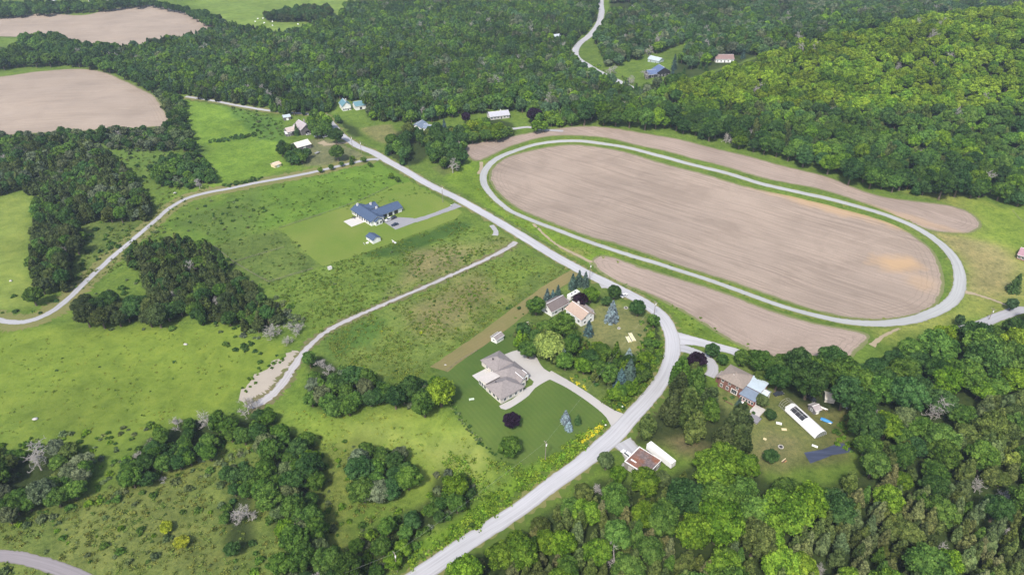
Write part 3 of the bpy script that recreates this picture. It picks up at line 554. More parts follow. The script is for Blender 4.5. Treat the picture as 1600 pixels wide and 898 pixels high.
def lobes_mesh(C, Rr, nl, size, rng, zmin=None, flat=.85, core=.84):
    Vs, Fq, Ft, Lv = [], [], [], []; off = 0; lobv = rng.uniform(.15, .85, len(C)); k0 = off
    for c, r, lv in zip(C, Rr, lobv):
        n = max(4, int(nl * (r / np.mean(Rr)) ** 2)); d = rdir(rng, n); d[:, 2] = np.where((d[:, 2] < -.35), -d[:, 2], d[:, 2])
        P = c + d * [r, r, r * flat] * rng.uniform(.82, 1.12, (n, 1)); N = d + .8 * rdir(rng, n); N /= np.linalg.norm(N, axis=1, keepdims=True)
        V, F, L = leaf_quads(P, N, size, rng, np.clip(lv + rng.normal(0, .26, n), 0, 1)); Vs.append(V); Fq.append(F + off); Lv.append(L); off += len(V)
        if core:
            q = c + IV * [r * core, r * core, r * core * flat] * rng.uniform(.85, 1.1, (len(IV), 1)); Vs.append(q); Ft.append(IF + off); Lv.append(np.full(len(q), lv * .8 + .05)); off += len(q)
    return np.concatenate(Vs), [np.concatenate(Fq)] + ([np.concatenate(Ft)] if Ft else []), np.concatenate(Lv)
def crown_broad(seed, nl=70, size=.07, nlobe=46, zc=1.45, hz=.95, gap=.0):
    rng = np.random.default_rng(seed); C = []; Rr = []
    lop = rng.uniform(-.18, .18, 4)
    for k in range(nlobe):
        u = (k + .5) / nlobe; z = 1 - 1.75 * u; th = k * 2.39996 + rng.normal(0, .25); s = math.sqrt(max(0, 1 - z * z))
        rr = rng.uniform(.56, .92) * (1 + lop[0] * math.cos(th) + lop[1] * math.sin(th) + lop[2] * math.cos(2 * th)); C.append((rr * s * math.cos(th), rr * s * math.sin(th), zc + hz * z * rng.uniform(.62, .86))); Rr.append(rng.uniform(.15, .31))
    for k in range(6): C.append((rng.uniform(-.3, .3), rng.uniform(-.3, .3), zc + rng.uniform(-.4, .4))); Rr.append(.45)
    return lobes_mesh(np.array(C), np.array(Rr), nl, size, rng)
def crown_shrub(seed, nl=60, size=.12, nlobe=16):
    rng = np.random.default_rng(seed); C = []; Rr = []
    for k in range(nlobe):
        th = k * 2.39996 + rng.normal(0, .4); s = math.sqrt((k + .5) / nlobe); z = .25 + .75 * (1 - s * s) * rng.uniform(.7, 1.15)
        C.append((.72 * s * math.cos(th), .72 * s * math.sin(th), z * .8)); Rr.append(rng.uniform(.24, .4))
    return lobes_mesh(np.array(C), np.array(Rr), nl, size, rng)
def crown_cedar(seed, n=2600, size=.12, h=4.0, pointy=.58):
    """dense upright evergreen made of many small upswept sprays"""
    rng = np.random.default_rng(seed); C = []; Rr = []; m = 34; bend = rng.uniform(-.12, .12, 2)
    for k in range(m):
        t = (k + .3) / m; z = .35 + (h - .45) * t; prof = (1 - t) ** pointy * (.55 + .45 * min(1, t * 5)); th = k * 2.39996 + rng.normal(0, .3)
        rr = prof * rng.uniform(.45, .78); C.append((rr * math.cos(th) + bend[0] * z, rr * math.sin(th) + bend[1] * z, z)); Rr.append(max(.13, prof * rng.uniform(.3, .5)))
    C = np.array(C); Rr = np.array(Rr); V, F, L = lobes_mesh(C, Rr, n // m, size, rng, flat=1.5, core=.9); return V, F, L
def crown_spruce(seed, nt=15, nb=13, h=3.1, size=.085, per=9, droop=.28):
    """tiers of drooping boughs round a straight leader"""
    rng = np.random.default_rng(seed); P, N, L = [], [], []
    for k in range(nt):
        t = k / (nt - 1); z0 = .3 + (h - .35) * t ** .92; rad = (1 - t) ** .85 * 1.0 + .04; m = max(4, int(nb * (1 - t * .65)))
        for j in range(m):
            th = 2 * math.pi * (j + rng.uniform(-.3, .3)) / m + k * .7; rl = rad * rng.uniform(.82, 1.1); lv = rng.uniform(.1, .9)
            for q in range(per):
                s = (q + 1) / per; x = rl * s; z = z0 - droop * x * x * (1 - t * .5) + .05 * s
                w = .10 * (1 - abs(s - .55)) * (.5 + rad)
                for e in (-1, 0, 1):
                    P.append((x * math.cos(th) - e * w * math.sin(th), x * math.sin(th) + e * w * math.cos(th), z - abs(e) * .04 + rng.normal(0, .015)))
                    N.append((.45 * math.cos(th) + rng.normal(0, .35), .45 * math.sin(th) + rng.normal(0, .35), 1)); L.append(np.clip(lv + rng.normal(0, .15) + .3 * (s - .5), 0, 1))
    P = np.array(P); N = np.array(N); N /= np.linalg.norm(N, axis=1, keepdims=True); V, F, Lq = leaf_quads(P, N, size, rng, np.array(L))
    # inner cone of dense needles
    m = 10; cv = [(0, 0, h * .97)]; cf = []
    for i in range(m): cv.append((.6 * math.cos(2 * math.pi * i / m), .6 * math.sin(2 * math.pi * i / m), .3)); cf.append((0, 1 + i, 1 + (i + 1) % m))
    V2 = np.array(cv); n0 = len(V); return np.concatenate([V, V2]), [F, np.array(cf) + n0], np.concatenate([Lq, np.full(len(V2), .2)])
def crown_willow(seed, size=.06):
    rng = np.random.default_rng(seed); V, F, L = crown_broad(seed, 70, .07, 60, 1.15, .75)
    P, N, Lq = [], [], []
    for k in range(420):
        th = rng.uniform(0, 2 * math.pi); r = math.sqrt(rng.uniform(.1, 1)) * .98; z = 1.15 + .68 * math.sqrt(max(0, 1 - r * r * .92)); ln = rng.uniform(.18, .62) * (.3 + r); lv = rng.uniform(.2, 1); n = int(ln / .045) + 3
        for i in range(n):
            s = i / n; P.append(((r + .14 * s) * math.cos(th) + rng.normal(0, .03), (r + .14 * s) * math.sin(th) + rng.normal(0, .03), z - ln * s)); N.append((math.cos(th) + rng.normal(0, .7), math.sin(th) + rng.normal(0, .7), .9)); Lq.append(np.clip(lv + rng.normal(0, .2), 0, 1))
    P = np.array(P); N = np.array(N); N /= np.linalg.norm(N, axis=1, keepdims=True); v, f, l = leaf_quads(P, N, size, rng, np.array(Lq))
    return np.concatenate([V, v]), [np.concatenate([F[0], f + len(V)])] + F[1:], np.concatenate([L, l])
def branches(seed, h, depth, r0=.09, spread=.7, first=.3, nb=4):
    rr = random.Random(seed); mb = MB()
    def grow(p, d, ln, r, k):
        q = p + d * ln; mb.tube(p, q, r, r * .6, 5, False)
        if k == 0: return
        for j in range(nb if k > 1 else nb + 1):
            a = Vector((rr.gauss(0, 1), rr.gauss(0, 1), rr.gauss(.25, .6))).normalized(); nd = (d * (1 - spread) + a * spread).normalized(); s = rr.uniform(.35, 1)
            grow(p + d * ln * s, nd, ln * rr.uniform(.5, .8), max(.012, r * .55), k - 1)
    grow(Vector((0, 0, 0)), Vector((rr.gauss(0, .04), rr.gauss(0, .04), 1)).normalized(), h, r0, depth); return mb
def trunk_mesh(seed, h=1.5, r=.09, limbs=6):
    rr = random.Random(seed); mb = MB(); p = Vector((0, 0, -.08)); r1 = r * 1.25
    for k in range(4):
        q = Vector((rr.gauss(0, .03), rr.gauss(0, .03), h * (k + 1) / 4)); mb.tube(p, q, r1, r1 * .8, 7, False); p = q; r1 *= .8
        if k >= 1:
            for j in range(limbs // 3):
                th = rr.uniform(0, 6.28); e = q + Vector((math.cos(th) * .5, math.sin(th) * .5, .35)); mb.tube(q, e, r1 * .6, r1 * .25, 5, False)
    return mb
def mb_np(mb): return np.array([tuple(v) for v in mb.v]), np.array([f for f in mb.f])
class Kind: pass
KINDS = {}
def add_kind(name, H, crowns, trunks, cat, word):
    """crowns: {lod: [(V,F,L)]}"""
    k = Kind(); k.name = name; k.H = H; k.cat = cat; k.word = word; k.crown = {}; k.trunk = [np_mesh(name + '_trunk', *(lambda vf: (vf[0], [vf[1]]))(mb_np(t)), mats=[M_BARK]) for t in trunks]; k.joined = {}
    for lod, cs in crowns.items():
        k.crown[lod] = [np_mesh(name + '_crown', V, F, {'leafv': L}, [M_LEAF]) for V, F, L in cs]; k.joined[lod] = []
        for i, (V, F, L) in enumerate(cs):
            if trunks and lod != 2:
                tv, tf = mb_np(trunks[i % len(trunks)]); n0 = len(V); me = np_mesh(name + '_whole', np.concatenate([V, tv]), F + [tf + n0], {'leafv': np.concatenate([L, np.zeros(len(tv))])}, [M_LEAF, M_BARK], np.concatenate([np.zeros(sum(len(f) for f in F), int), np.ones(len(tf), int)]))
            else: me = k.crown[lod][i]
            k.joined[lod].append(me)
    KINDS[name] = k
add_kind('broadleaf_tree', 2.35, {0: [crown_broad(s, 90, .058, 84, hz=.95 + .1 * (s % 3 - 1)) for s in range(6)], 1: [crown_broad(s + 20, 55, .09, 54) for s in range(5)], 2: [crown_broad(s + 40, 16, .17, 30) for s in range(5)]}, [trunk_mesh(s) for s in range(3)], 'tree', 'broadleaf tree')
add_kind('cedar_tree', 4.0, {0: [crown_cedar(s, 4200, .10) for s in range(5)], 1: [crown_cedar(s + 20, 2200, .15) for s in range(4)], 2: [crown_cedar(s + 40, 700, .28) for s in range(4)]}, [trunk_mesh(9, 2.5, .08, 3)], 'tree', 'cedar')
add_kind('pine_tree', 2.9, {0: [crown_cedar(s + 60, 4600, .085, 2.9, .5) for s in range(3)], 1: [crown_cedar(s + 70, 2400, .12, 2.9, .5) for s in range(3)]}, [trunk_mesh(5, 2.0, .08, 6)], 'tree', 'pine')
add_kind('spruce_tree', 3.1, {0: [crown_spruce(s) for s in range(3)], 1: [crown_spruce(s + 9, 12, 10, 3.1, .12, 6) for s in range(3)]}, [trunk_mesh(6, 2.6, .06, 0)], 'tree', 'spruce')
add_kind('willow_tree', 1.95, {0: [crown_willow(3)]}, [trunk_mesh(7, 1.2, .1, 6)], 'tree', 'willow')
add_kind('shrub', 1.1, {0: [crown_shrub(s) for s in range(6)], 1: [crown_shrub(s + 20, 34, .17, 12) for s in range(5)], 2: [crown_shrub(s + 40, 14, .3, 7) for s in range(4)]}, [], 'shrub', 'shrub')
def add_dead():
    k = Kind(); k.name = 'bare_tree'; k.H = 2.2; k.cat = 'tree'; k.word = 'dead bare tree'; k.trunk = []; k.crown = {}; ms = []
    for s in range(4):
        v, f = mb_np(branches(s + 3, 1.1, 4, .07, .75)); ms.append(np_mesh('bare_branches', v, [f], mats=[M_DEAD]))
    k.joined = {0: ms, 1: ms, 2: ms}; KINDS['bare_tree'] = k
add_dead()
# ------------------------------------------------------------------ woods, hedges, shrubs
TINTS = {'bright': (.095, .178, .018), 'lime': (.135, .215, .02), 'mid': (.066, .13, .024), 'deep': (.042, .092, .025), 'olive': (.084, .118, .032), 'darkolive': (.056, .08, .027),
         'grey': (.10, .13, .07), 'teal': (.055, .105, .045), 'sage': (.10, .14, .055), 'tan': (.125, .14, .055), 'gold': (.2, .26, .06), 'purple': (.028, .014, .028), 'blue': (.17, .225, .24), 'slate': (.06, .10, .095), 'yellow': (.24, .29, .025)}
TWORD = {'bright': 'bright green', 'lime': 'yellow-green', 'mid': 'mid green', 'deep': 'dark green', 'olive': 'olive green', 'darkolive': 'dark olive', 'grey': 'grey-green', 'teal': 'bluish green', 'sage': 'sage green', 'tan': 'tan-green', 'gold': 'golden green', 'purple': 'dark purple', 'blue': 'pale blue', 'slate': 'slate blue', 'yellow': 'yellow'}
TREES = []   # kind, x, y, R, height scale, tint name, rgb, rotation, label, group, fixed
HASH = {}
def near_ok(x, y, r, k):
    gx, gy = int(x // 12), int(y // 12)
    for a in (gx - 1, gx, gx + 1):
        for b in (gy - 1, gy, gy + 1):
            for (u, v, s) in HASH.get((a, b), ()):
                if (u - x) ** 2 + (v - y) ** 2 < (k * (s + r)) ** 2: return False
    return True
def put_hash(x, y, r): HASH.setdefault((int(x // 12), int(y // 12)), []).append((x, y, r))
def add_tree(kind, x, y, R, tint, hs=1.0, label=None, group=None, fixed=False):
    c = np.array(TINTS[tint]) * R_.uniform(.86, 1.15) * np.array([R_.uniform(.92, 1.1), 1, R_.uniform(.85, 1.15)])
    if not fixed: c = c * (1.08 + (.15 if y < 400 else .32) * math.sin(x / 23 + 2 * math.sin(y / 31)) * math.sin(y / 19 + 2 * math.sin(x / 37)) + .14 * math.sin(x / 9.1 + y / 13))
    TREES.append([kind, x, y, R, hs, tint, tuple(c), R_.uniform(0, 6.283), label, group, fixed]); put_hash(x, y, R)
    if kind == 'bare_tree' and fixed: put_hash(x, y, R * 1.9); put_hash(x, y - R * 1.6, R * 1.7)
def tree_at(kind, px, py, wpx, tint, hs=1.0, label=None, group=None):
    """px,py = centre of the crown in the picture, wpx = crown width there"""
    hfrac = {'spruce_tree': .45, 'cedar_tree': .5, 'pine_tree': .5, 'shrub': .5, 'bare_tree': .6}.get(kind, .58)
    R = 2.0
    for _ in range(4):
        x, y = W1(px, py, KINDS[kind].H * R * hs * hfrac); R = wpx / 2 / (FPX / float(proj(x, y, T(x, y) + R)[2]))
    add_tree(kind, x, y, R, tint, hs, label, group, True)
# the ones that stand out
def many(kind, rows, group=None, label=None):
    for r in rows: tree_at(kind, r[0], r[1], r[2], r[3], r[4] if len(r) > 4 else 1.0, r[5] if len(r) > 5 else label, group)
tree_at('willow_tree', 858, 537, 46, 'gold', 1, 'golden green weeping willow beside the concrete turning court')
many('spruce_tree', [(895,440,15,'slate',1.2,'slate blue spruce, nearest the field in the corner cluster of spruces by the road'),(905,435,15,'slate',1.2,'slate blue spruce in the middle of the corner cluster by the road'),(915,437,15,'slate',1.2,'slate blue spruce closest to the road in the corner cluster'),
  (855,461,13,'slate',1.15,'leftmost slate blue spruce behind the brown roofed garage'),(864,462,12,'slate',1.15,'middle slate blue spruce behind the brown roofed garage'),(872,456,13,'slate',1.2,'slate blue spruce behind the garage beside the parked motorhome'),
  (957,487,23,'blue',1.1,'large pale blue spruce standing alone behind the white gabled house'),(879,555,19,'blue',1.0,'blue-grey spruce just below the golden willow'),(983,552,13,'blue',1.0,'small bright blue spruce by the two pale play boards'),
  (920,513,17,'slate',1.1,'slate spruce just below the white gabled house'),(952,556,13,'olive',1.1,'small olive spruce among the trees below the dry yard'),(970,592,24,'slate',1.05,'dark slate spruce, left of a pair by the road bend'),(984,580,27,'slate',1.1,'dark slate spruce, right of a pair by the road bend'),
  (884,651,17,'blue',.95,'pale blue spruce, taller of two on the dark lawn'),(889,665,14,'blue',.85,'small pale blue spruce in front of the taller one on the dark lawn'),(903,655,13,'deep',1,'small dark green spruce right of the two blue ones on the lawn'),
  (1155,629,12,'slate',1.1,'small slate blue spruce by the brick house terrace'),(1588,443,22,'deep',1.0,'dark spruce standing alone on the dry park grass at the right edge'),(549,251,9,'deep',1.0,'small dark spruce beside the lane near the junction'),
  (1054,98,11,'slate',1.4,'slate blue spruce beside the far blue roofed house'),(1051,113,9,'slate',1.3,'slate blue spruce touching the far blue roofed house'),(1069,112,8,'deep',1.2,'dark spruce in the far yard, nearest the blue roofed house'),(1095,102,7,'deep',1.2,'dark spruce in the far yard nearest the brown roofed house'),(1104,104,8,'deep',1.2,'dark spruce alone on the far yard lawn'),(1162,84,9,'slate',1.2,'slate spruce right of the far brown roofed house'),(1122,75,13,'deep',1.3,'large dark spruce behind the far brown roofed house'),
  (694,196,10,'slate',1.2,'slate spruce right of the white bungalow beyond the junction'),(874,66,11,'deep',1.2,'dark spruce in front of the far house beside the winding road'),(463,203,10,'deep',1.3,'dark green cone-shaped tree in front of the old barn')], 'spruces standing in the gardens')
many('broadleaf_tree', [(1034,748,26,'sage',1,'pale green tree hiding the corner of the rusty roofed garage'),(965,742,28,'bright',1,'bright green tree between road and rusty roofed garage'),(1190,592,24,'olive',1,'olive tree right of the red brick house'),(907,468,24,'purple',.9,'dark purple tree beside the parked motorhome'),(838,477,27,'mid',1,'round green tree left of the brown roofed garage'),(798,657,26,'purple',.85,'dark purple round tree on the dark lawn'),(797,697,34,'mid',.9,'round green tree at the bottom corner of the dark lawn'),
  (923,460,26,'bright',.9,'bright green tree between spruce cluster and road'),(960,455,22,'deep',1,'dark round tree at the edge of the road'),(997,480,25,'deep',1,'dark round tree inside the road bend'),(880,507,38,'mid',1,'green tree hiding the foot of the white gabled house'),(895,525,22,'mid',1,'green tree right of the golden willow'),
  (825,545,30,'mid',.9,'green tree left of the golden willow'),(947,470,15,'deep',1,'dark tree behind the large blue spruce'),(1078,572,30,'purple',.9,'dark purple tree over the gravel pull-off'),(1091,561,26,'purple',.9,'dark purple tree nearest the side road junction'),(1112,547,22,'deep',1,'dark tree on the grass island by the side road'),(1130,562,18,'deep',.9,'low dark tree behind the red brick house roof'),
  (1187,564,36,'mid',1,'green tree behind the red brick house'),(1205,712,24,'deep',.9,'round dark green tree on the dry lawn by the greenhouse'),(1205,648,18,'deep',.9,'round dark tree at the left end of the greenhouse'),(1190,625,20,'sage',1,'pale green tree right of the brick house terrace'),
  (527,238,22,'mid',1,'round green tree alone on the grey barn yard'),(524,211,24,'deep',.9,'large round dark tree beside the road at the barns'),(834,179,22,'purple',.9,'dark purple tree right of the long grey bungalow'),(728,183,14,'purple',1.1,'dark purple tree standing between the two bungalows'),(665,620,30,'deep',1,'dark tree at the end of the dry grass strip'),(688,612,44,'lime',1,'yellow-green tree at the lawn corner below the meadow'),
  (283,846,24,'yellow',.6,'larger bright yellow-green bush in the lower left pasture'),(260,823,20,'yellow',.6,'smaller bright yellow-green bush in the lower left pasture'),(1500,500,16,'teal',1.1,'sparse dark tree beside the grey park drive'),(1582,475,18,'teal',1,'sparse tree where the park drive meets the path'),
  (50,462,28,'mid',1,'green tree beside the curving gravel lane at the left'),(947,720,24,'sage',1.2,'pale feathery tree overhanging the road by the rusty roofed garage'),(715,760,36,'bright',.9,'bright green tree in the roadside thicket')], None)
for i, (px, py, w) in enumerate([(500,265,9),(517,261,9),(534,256,8),(551,247,8),(568,249,9),(578,257,8),(611,274,9),(621,280,9)]):
    tree_at('broadleaf_tree', px, py, w, 'mid' if i % 3 else 'bright', .9, ('small roadside tree beside the gravel lane, %s from its left end' % ('first second third fourth fifth sixth'.split())[i]) if i < 6 else ('left' if i == 6 else 'right') + ' one of two small trees at the lawn corner by the road', 'small trees planted along the lane')
many('bare_tree', [(383,790,42,'grey',1,'dead grey tree among the bushes of the lower left pasture'),(53,712,48,'grey',1,'large dead grey tree at the left edge of the hedgerow'),(322,655,32,'grey',1,'dead grey tree at the top of the pasture hedge, right one'),(275,658,24,'grey',1,'small dead grey tree at the top of the pasture hedge'),(384,630,34,'grey',1,'dead grey tree at the end of the gravel drive'),
  (424,507,32,'grey',1,'dead grey tree at the dark wood, left one of three'),(462,505,28,'grey',1,'dead grey tree at the dark wood, right one of three'),(449,525,20,'grey',1,'dead grey tree at the dark wood, lowest of three'),(340,468,16,'grey',1,'dead tree standing inside the dark wood'),(98,361,10,'grey',1,'small white dead tree in the left copse'),
  (932,758,22,'grey',1,'leafless tree overhanging the road by the rusty roofed garage'),(1370,640,24,'grey',1,'pair of leaning dead trunks in the wood right of the greenhouse'),(1347,625,14,'grey',1.4,'dead trunk in the wood near the blue tarp'),(1500,640,16,'grey',1,'dead grey tree in the right hand wood'),(1578,832,18,'grey',1,'dead white tree near the right edge of the cedar wood'),(1473,857,22,'grey',1,'dead tree in a gap of the cedar wood'),
  (1528,758,24,'grey',1,'dead grey tree among pines at lower right'),(1283,890,24,'grey',1,'dead grey tree near the bottom edge of the wood'),(659,168,12,'grey',1.3,'dead pale tree behind the white bungalow'),(954,105,18,'grey',1,'grey bare tree by the winding far road'),(1010,112,18,'grey',1,'grey bare tree left of the far blue roofed house'),(984,120,14,'grey',1.2,'grey bare tree where the far road enters the wood'),
  (500,562,22,'grey',.9,'grey twiggy tree at the bend of the gravel drive'),(512,575,20,'grey',.9,'grey twiggy tree below the bend of the gravel drive'),(255,748,14,'grey',.7,'small bare bush in the pasture hedge')], 'dead and bare trees')
for o in TREES:
    pass
# woods: phrase, polygon of crown centres, {kind: (weight, Rmin, Rmax, {tint: weight})}, packing
CLEAR = [[(996,676),(1020,664),(1060,662),(1105,684),(1118,720),(1070,740),(1010,730)], [(1205,598),(1250,598),(1262,640),(1215,640)], [(520,150),(570,150),(578,180),(640,186),(630,215),(560,220),(530,190)], [(640,184),(700,180),(722,190),(715,205),(640,206)], [(755,165),(806,165),(826,185),(826,205),(798,205),(760,188)], [(1008,84),(1062,92),(1080,100),(1115,92),(1128,80),(1180,78),(1190,98),(1110,118),(1065,124),(1022,122),(1015,112)], [(856,48),(888,52),(884,66),(858,62)],
         [(1215,615),(1245,615),(1300,668),(1300,695),(1340,700),(1330,730),(1262,728),(1245,700)], [(1262,618),(1318,618),(1330,640),(1300,668),(1268,655)], [(966,690),(1000,690),(1060,700),(1062,740),(1020,758),(966,740)], [(950,0),(990,0),(985,18),(950,16)], [(640,215),(668,228),(672,262),(640,262)], [(1020,86),(1035,92),(1028,100),(1015,95)], [(1180,560),(1210,568),(1205,590),(1180,600)]]
def pick(d):
    k = list(d); return R_.choices(k, [d[a] for a in k])[0]
def on_road(xs, ys, pad):
    bad = np.zeros(len(xs), bool)
    for C, Wd, cl in ROADLINES:
        for i in range(0, len(C), 3):
            bad |= (xs - C[i, 0]) ** 2 + (ys - C[i, 1]) ** 2 < (Wd[i] / 2 + pad) ** 2
    return bad
for phrase, poly, mix, pack in ZONES:
    pa = np.array(poly, float); wp = pts_world(poly); lo, hi = wp.min(0) - 12, wp.max(0) + 12; lo[0] = max(lo[0], -1100); hi[0] = min(hi[0], 1300); hi[1] = min(hi[1], 1500)
    area = (hi[0] - lo[0]) * (hi[1] - lo[1])
    for w, (kind, ra, rb, tints) in sorted(mix, key=lambda m: -m[1][2]):
        rm = (ra + rb) / 2; sh = .5 * abs(float(np.sum(wp[:, 0] * np.roll(wp[:, 1], -1) - wp[:, 1] * np.roll(wp[:, 0], -1)))); quota = 10 ** 9 if (kind, ra, rb) == min(((m[1][0], m[1][1], m[1][2]) for m in mix), key=lambda m: m[2]) else w * .62 * sh / (2 * rm * pack) ** 2
        n = int(min(130000, area / (rm * rm * 2.0) * w * 2.6 + 50))
        x = NR.uniform(lo[0], hi[0], n); y = NR.uniform(lo[1], hi[1], n); R = NR.uniform(ra, rb, n); zc = T(x, y) + KINDS[kind].H * R * .5
        u, v, d = proj(x, y, zc); ok = inpoly(u, v, pa)
        for c in CLEAR: ok &= ~inpoly(u, v, np.array(c, float))
        x, y, R = x[ok], y[ok], R[ok]; ok = ~on_road(x, y, 1.6 if kind != 'broadleaf_tree' else 3.0); x, y, R = x[ok], y[ok], R[ok]
        # colour varies in drifts across the wood
        cnt = 0
        for a, b, r in zip(x, y, R):
            far = b > 430; pk = pack * (1.0 if not far else 1.08)
            if cnt >= quota: break
            if kind == 'broadleaf_tree' and cnt % 45 == 30 and near_ok(a, b, 2, pk): add_tree('bare_tree', float(a), float(b), float(r), 'grey', 1.15, phrase, None); cnt += 1; continue
            if near_ok(a, b, r, pk): add_tree(kind, float(a), float(b), float(r), pick(tints), R_.uniform(.78, 1.25), phrase, None); cnt += 1
# loose shrubs over the rough ground: polygon, count, R, tints, phrase
SCRUB = [([(705,625),(722,652),(745,680),(790,722),(796,728),(742,688),(716,655),(700,630)], 40, (.5,1.3), dict(mid=2,sage=1,deep=1), 'along the edge of the dark lawn'),
 ([(185,380),(330,380),(380,420),(450,470),(470,505),(440,540),(380,530),(300,515),(120,515),(110,460),(200,450)], 90, (.9,2.4), dict(sage=3,mid=2,grey=2,deep=1), 'around the dark wood above the pasture'),
 ([(440,470),(475,500),(470,520),(430,535),(400,520),(415,490)], 26, (1.2,2.4), dict(grey=3,sage=2), 'under the dead trees at the dark wood'),
 ([(375,600),(395,585),(440,556),(448,560),(380,618)], 16, (.6,1.4), dict(mid=2,bright=1), 'along the edge of the stony fill'),
 ([(0,690),(430,640),(440,690),(330,740),(240,775),(140,790),(0,850)], 120, (.8,2.3), dict(sage=2,mid=3,grey=1,bright=.7), 'fringing the left pasture hedges'),
 ([(1230,590),(1350,610),(1345,720),(1300,690),(1320,640)], 30, (.8,2.0), dict(mid=3,bright=1), 'round the clutter behind the greenhouse'),
 ([(1120,615),(1200,600),(1240,650),(1210,660),(1160,650)], 14, (.7,1.6), dict(mid=2,sage=1,deep=1), 'on the lawn below the brick house'),
 ([(820,500),(880,520),(1000,560),(1020,500),(1030,560),(960,620),(880,580),(810,545)], 70, (.8,1.8), dict(mid=3,deep=1,bright=1.5), 'under the garden trees by the bend'),([(160,215),(290,195),(320,245),(230,262),(240,310),(200,270)], 55, (.8,1.9), dict(mid=2,deep=2,sage=1), 'on the rough ground above the lane'),
 ([(120,350),(260,325),(215,370),(120,455),(100,420)], 40, (.8,2.0), dict(deep=2,mid=1), 'on the rough ground left of the lane'),
 ([(270,330),(380,300),(420,320),(400,360),(330,380),(230,390),(200,400),(240,350)], 70, (.6,1.6), dict(sage=2,mid=2,deep=1), 'in the scrubby paddock right of the lane'),
 ([(380,300),(560,260),(640,290),(480,335),(400,360)], 30, (.4,1.0), dict(mid=2,bright=1), 'in the green paddock behind the ranch house'),
 ([(330,385),(440,360),(505,415),(420,445)], 22, (.5,1.0), dict(mid=1,deep=1), 'in the small fenced plots'),
 ([(420,450),(500,418),(610,382),(720,345),(790,375),(700,425),(600,468),(500,510)], 90, (.4,1.1), dict(mid=2,sage=1,bright=1), 'in the rough lot above the gravel driveway'),
 ([(510,540),(600,490),(700,440),(800,395),(870,425),(740,515),(680,560),(620,585),(540,570)], 110, (.35,1.0), dict(bright=2,mid=2,deep=1,yellow=.4), 'in the empty lot below the gravel driveway'),
 ([(380,520),(450,545),(400,580),(350,540)], 12, (.8,2.), dict(deep=1,mid=1), 'at the edge of the left pasture'),
 ([(0,520),(400,520),(380,600),(240,660),(0,680)], 14, (.3,.9), dict(deep=1,mid=1), 'scattered over the big left pasture'),
 ([(0,780),(150,770),(330,700),(400,720),(420,850),(420,898),(0,898)], 70, (.5,2.1), dict(sage=3,mid=2,bright=1), 'in the lower left pasture'),
 ([(490,680),(560,690),(640,790),(560,860),(500,850)], 40, (.6,2.0), dict(mid=2,sage=2,bright=1), 'in the lower middle pasture'),
 ([(640,850),(760,770),(860,715),(900,705),(820,765),(700,850),(640,898)], 50, (.5,1.6), dict(bright=3,mid=1), 'on the grassy bank above the road'),
 ([(1000,500),(1030,510),(1040,560),(1000,620),(960,640),(940,625),(990,600)], 45, (.6,1.5), dict(bright=1,mid=2,deep=1), 'on the bank inside the road bend'),
 ([(325,220),(360,216),(398,209),(399,213),(362,220),(326,224)], 26, (1.5,2.4), dict(deep=1,mid=1), 'in the short hedge across the green field'),
 ([(350,290),(410,278),(412,281),(355,293)], 16, (1.2,2.2), dict(deep=1,mid=1), 'along the lane hedge'),
 ([(360,165),(440,182),(445,205),(400,215),(385,200)], 34, (.8,2.), dict(mid=2,sage=1), 'in the rough paddock left of the barns'),
 ([(930,95),(1000,135),(970,160),(900,120)], 40, (1,2.2), dict(bright=1,mid=1,sage=1), 'beside the winding far road'),
 ([(0,460),(60,460),(100,470),(60,492),(0,495)], 10, (.8,1.8), dict(mid=1,deep=1), 'beside the curve of the gravel lane'),
 ([(760,470),(800,490),(780,520),(800,530),(850,500),(825,480)], 8, (.6,1.3), dict(mid=1,deep=1), 'beside the fence by the dry grass strip'),
 ([(1030,460),(1100,500),(1200,552),(1150,545),(1060,500)], 16, (.4,.8), dict(bright=1), 'on the verge below the tilled strip')]
for poly, n, (ra, rb), tints, phrase in SCRUB:
    pa = np.array(poly, float); lo, hi = pa.min(0), pa.max(0); k = 0; tries = 0
    while k < n and tries < 40:
        tries += 1; u = NR.uniform(lo[0], hi[0], n * 3); v = NR.uniform(lo[1], hi[1], n * 3); ok = inpoly(u, v, pa); u, v = u[ok], v[ok]
        if not len(u): continue
        x, y = W(u, v); bad = on_road(x, y, 1.5)
        for a, b, c in zip(x, y, bad):
            r = ra + (rb - ra) * R_.random() ** 2
            if k < n and not c and near_ok(a, b, r, .6): add_tree('shrub', float(a), float(b), r, pick(tints), R_.uniform(.7, 1.1), phrase, None); k += 1
print('trees', len(TREES))
# individuals (up to 300 of a kind, largest in the picture) and the rest as one object of each kind
BYK = {}
_X = np.array([t[1] for t in TREES]); _Y = np.array([t[2] for t in TREES]); _R = np.array([t[3] for t in TREES]); _Z = T(_X, _Y); _H = np.array([KINDS[t[0]].H for t in TREES]); _U, _V, _D = proj(_X, _Y, _Z + _H * _R * .6)
for i_, t_ in enumerate(TREES):
    t_ += [float(_U[i_]), float(_V[i_]), float(_R[i_] * FPX / _D[i_])]; BYK.setdefault(t_[0], []).append(t_)
def vis_tree(t): return -20 < t[11] < 1620 and -20 < t[12] < 925
def lod_of(t): return 0 if t[13] > 9 else (1 if t[13] > 4.2 else 2)
BUDGET = {'tree': 300, 'shrub': 290}
LIM = {'broadleaf_tree': 290, 'cedar_tree': 290, 'pine_tree': 200, 'spruce_tree': 100, 'willow_tree': 5, 'shrub': 290, 'bare_tree': 75}
SIZEW = lambda r: 'broad' if r > 5.4 else ('small' if r < 3 else 'middling')
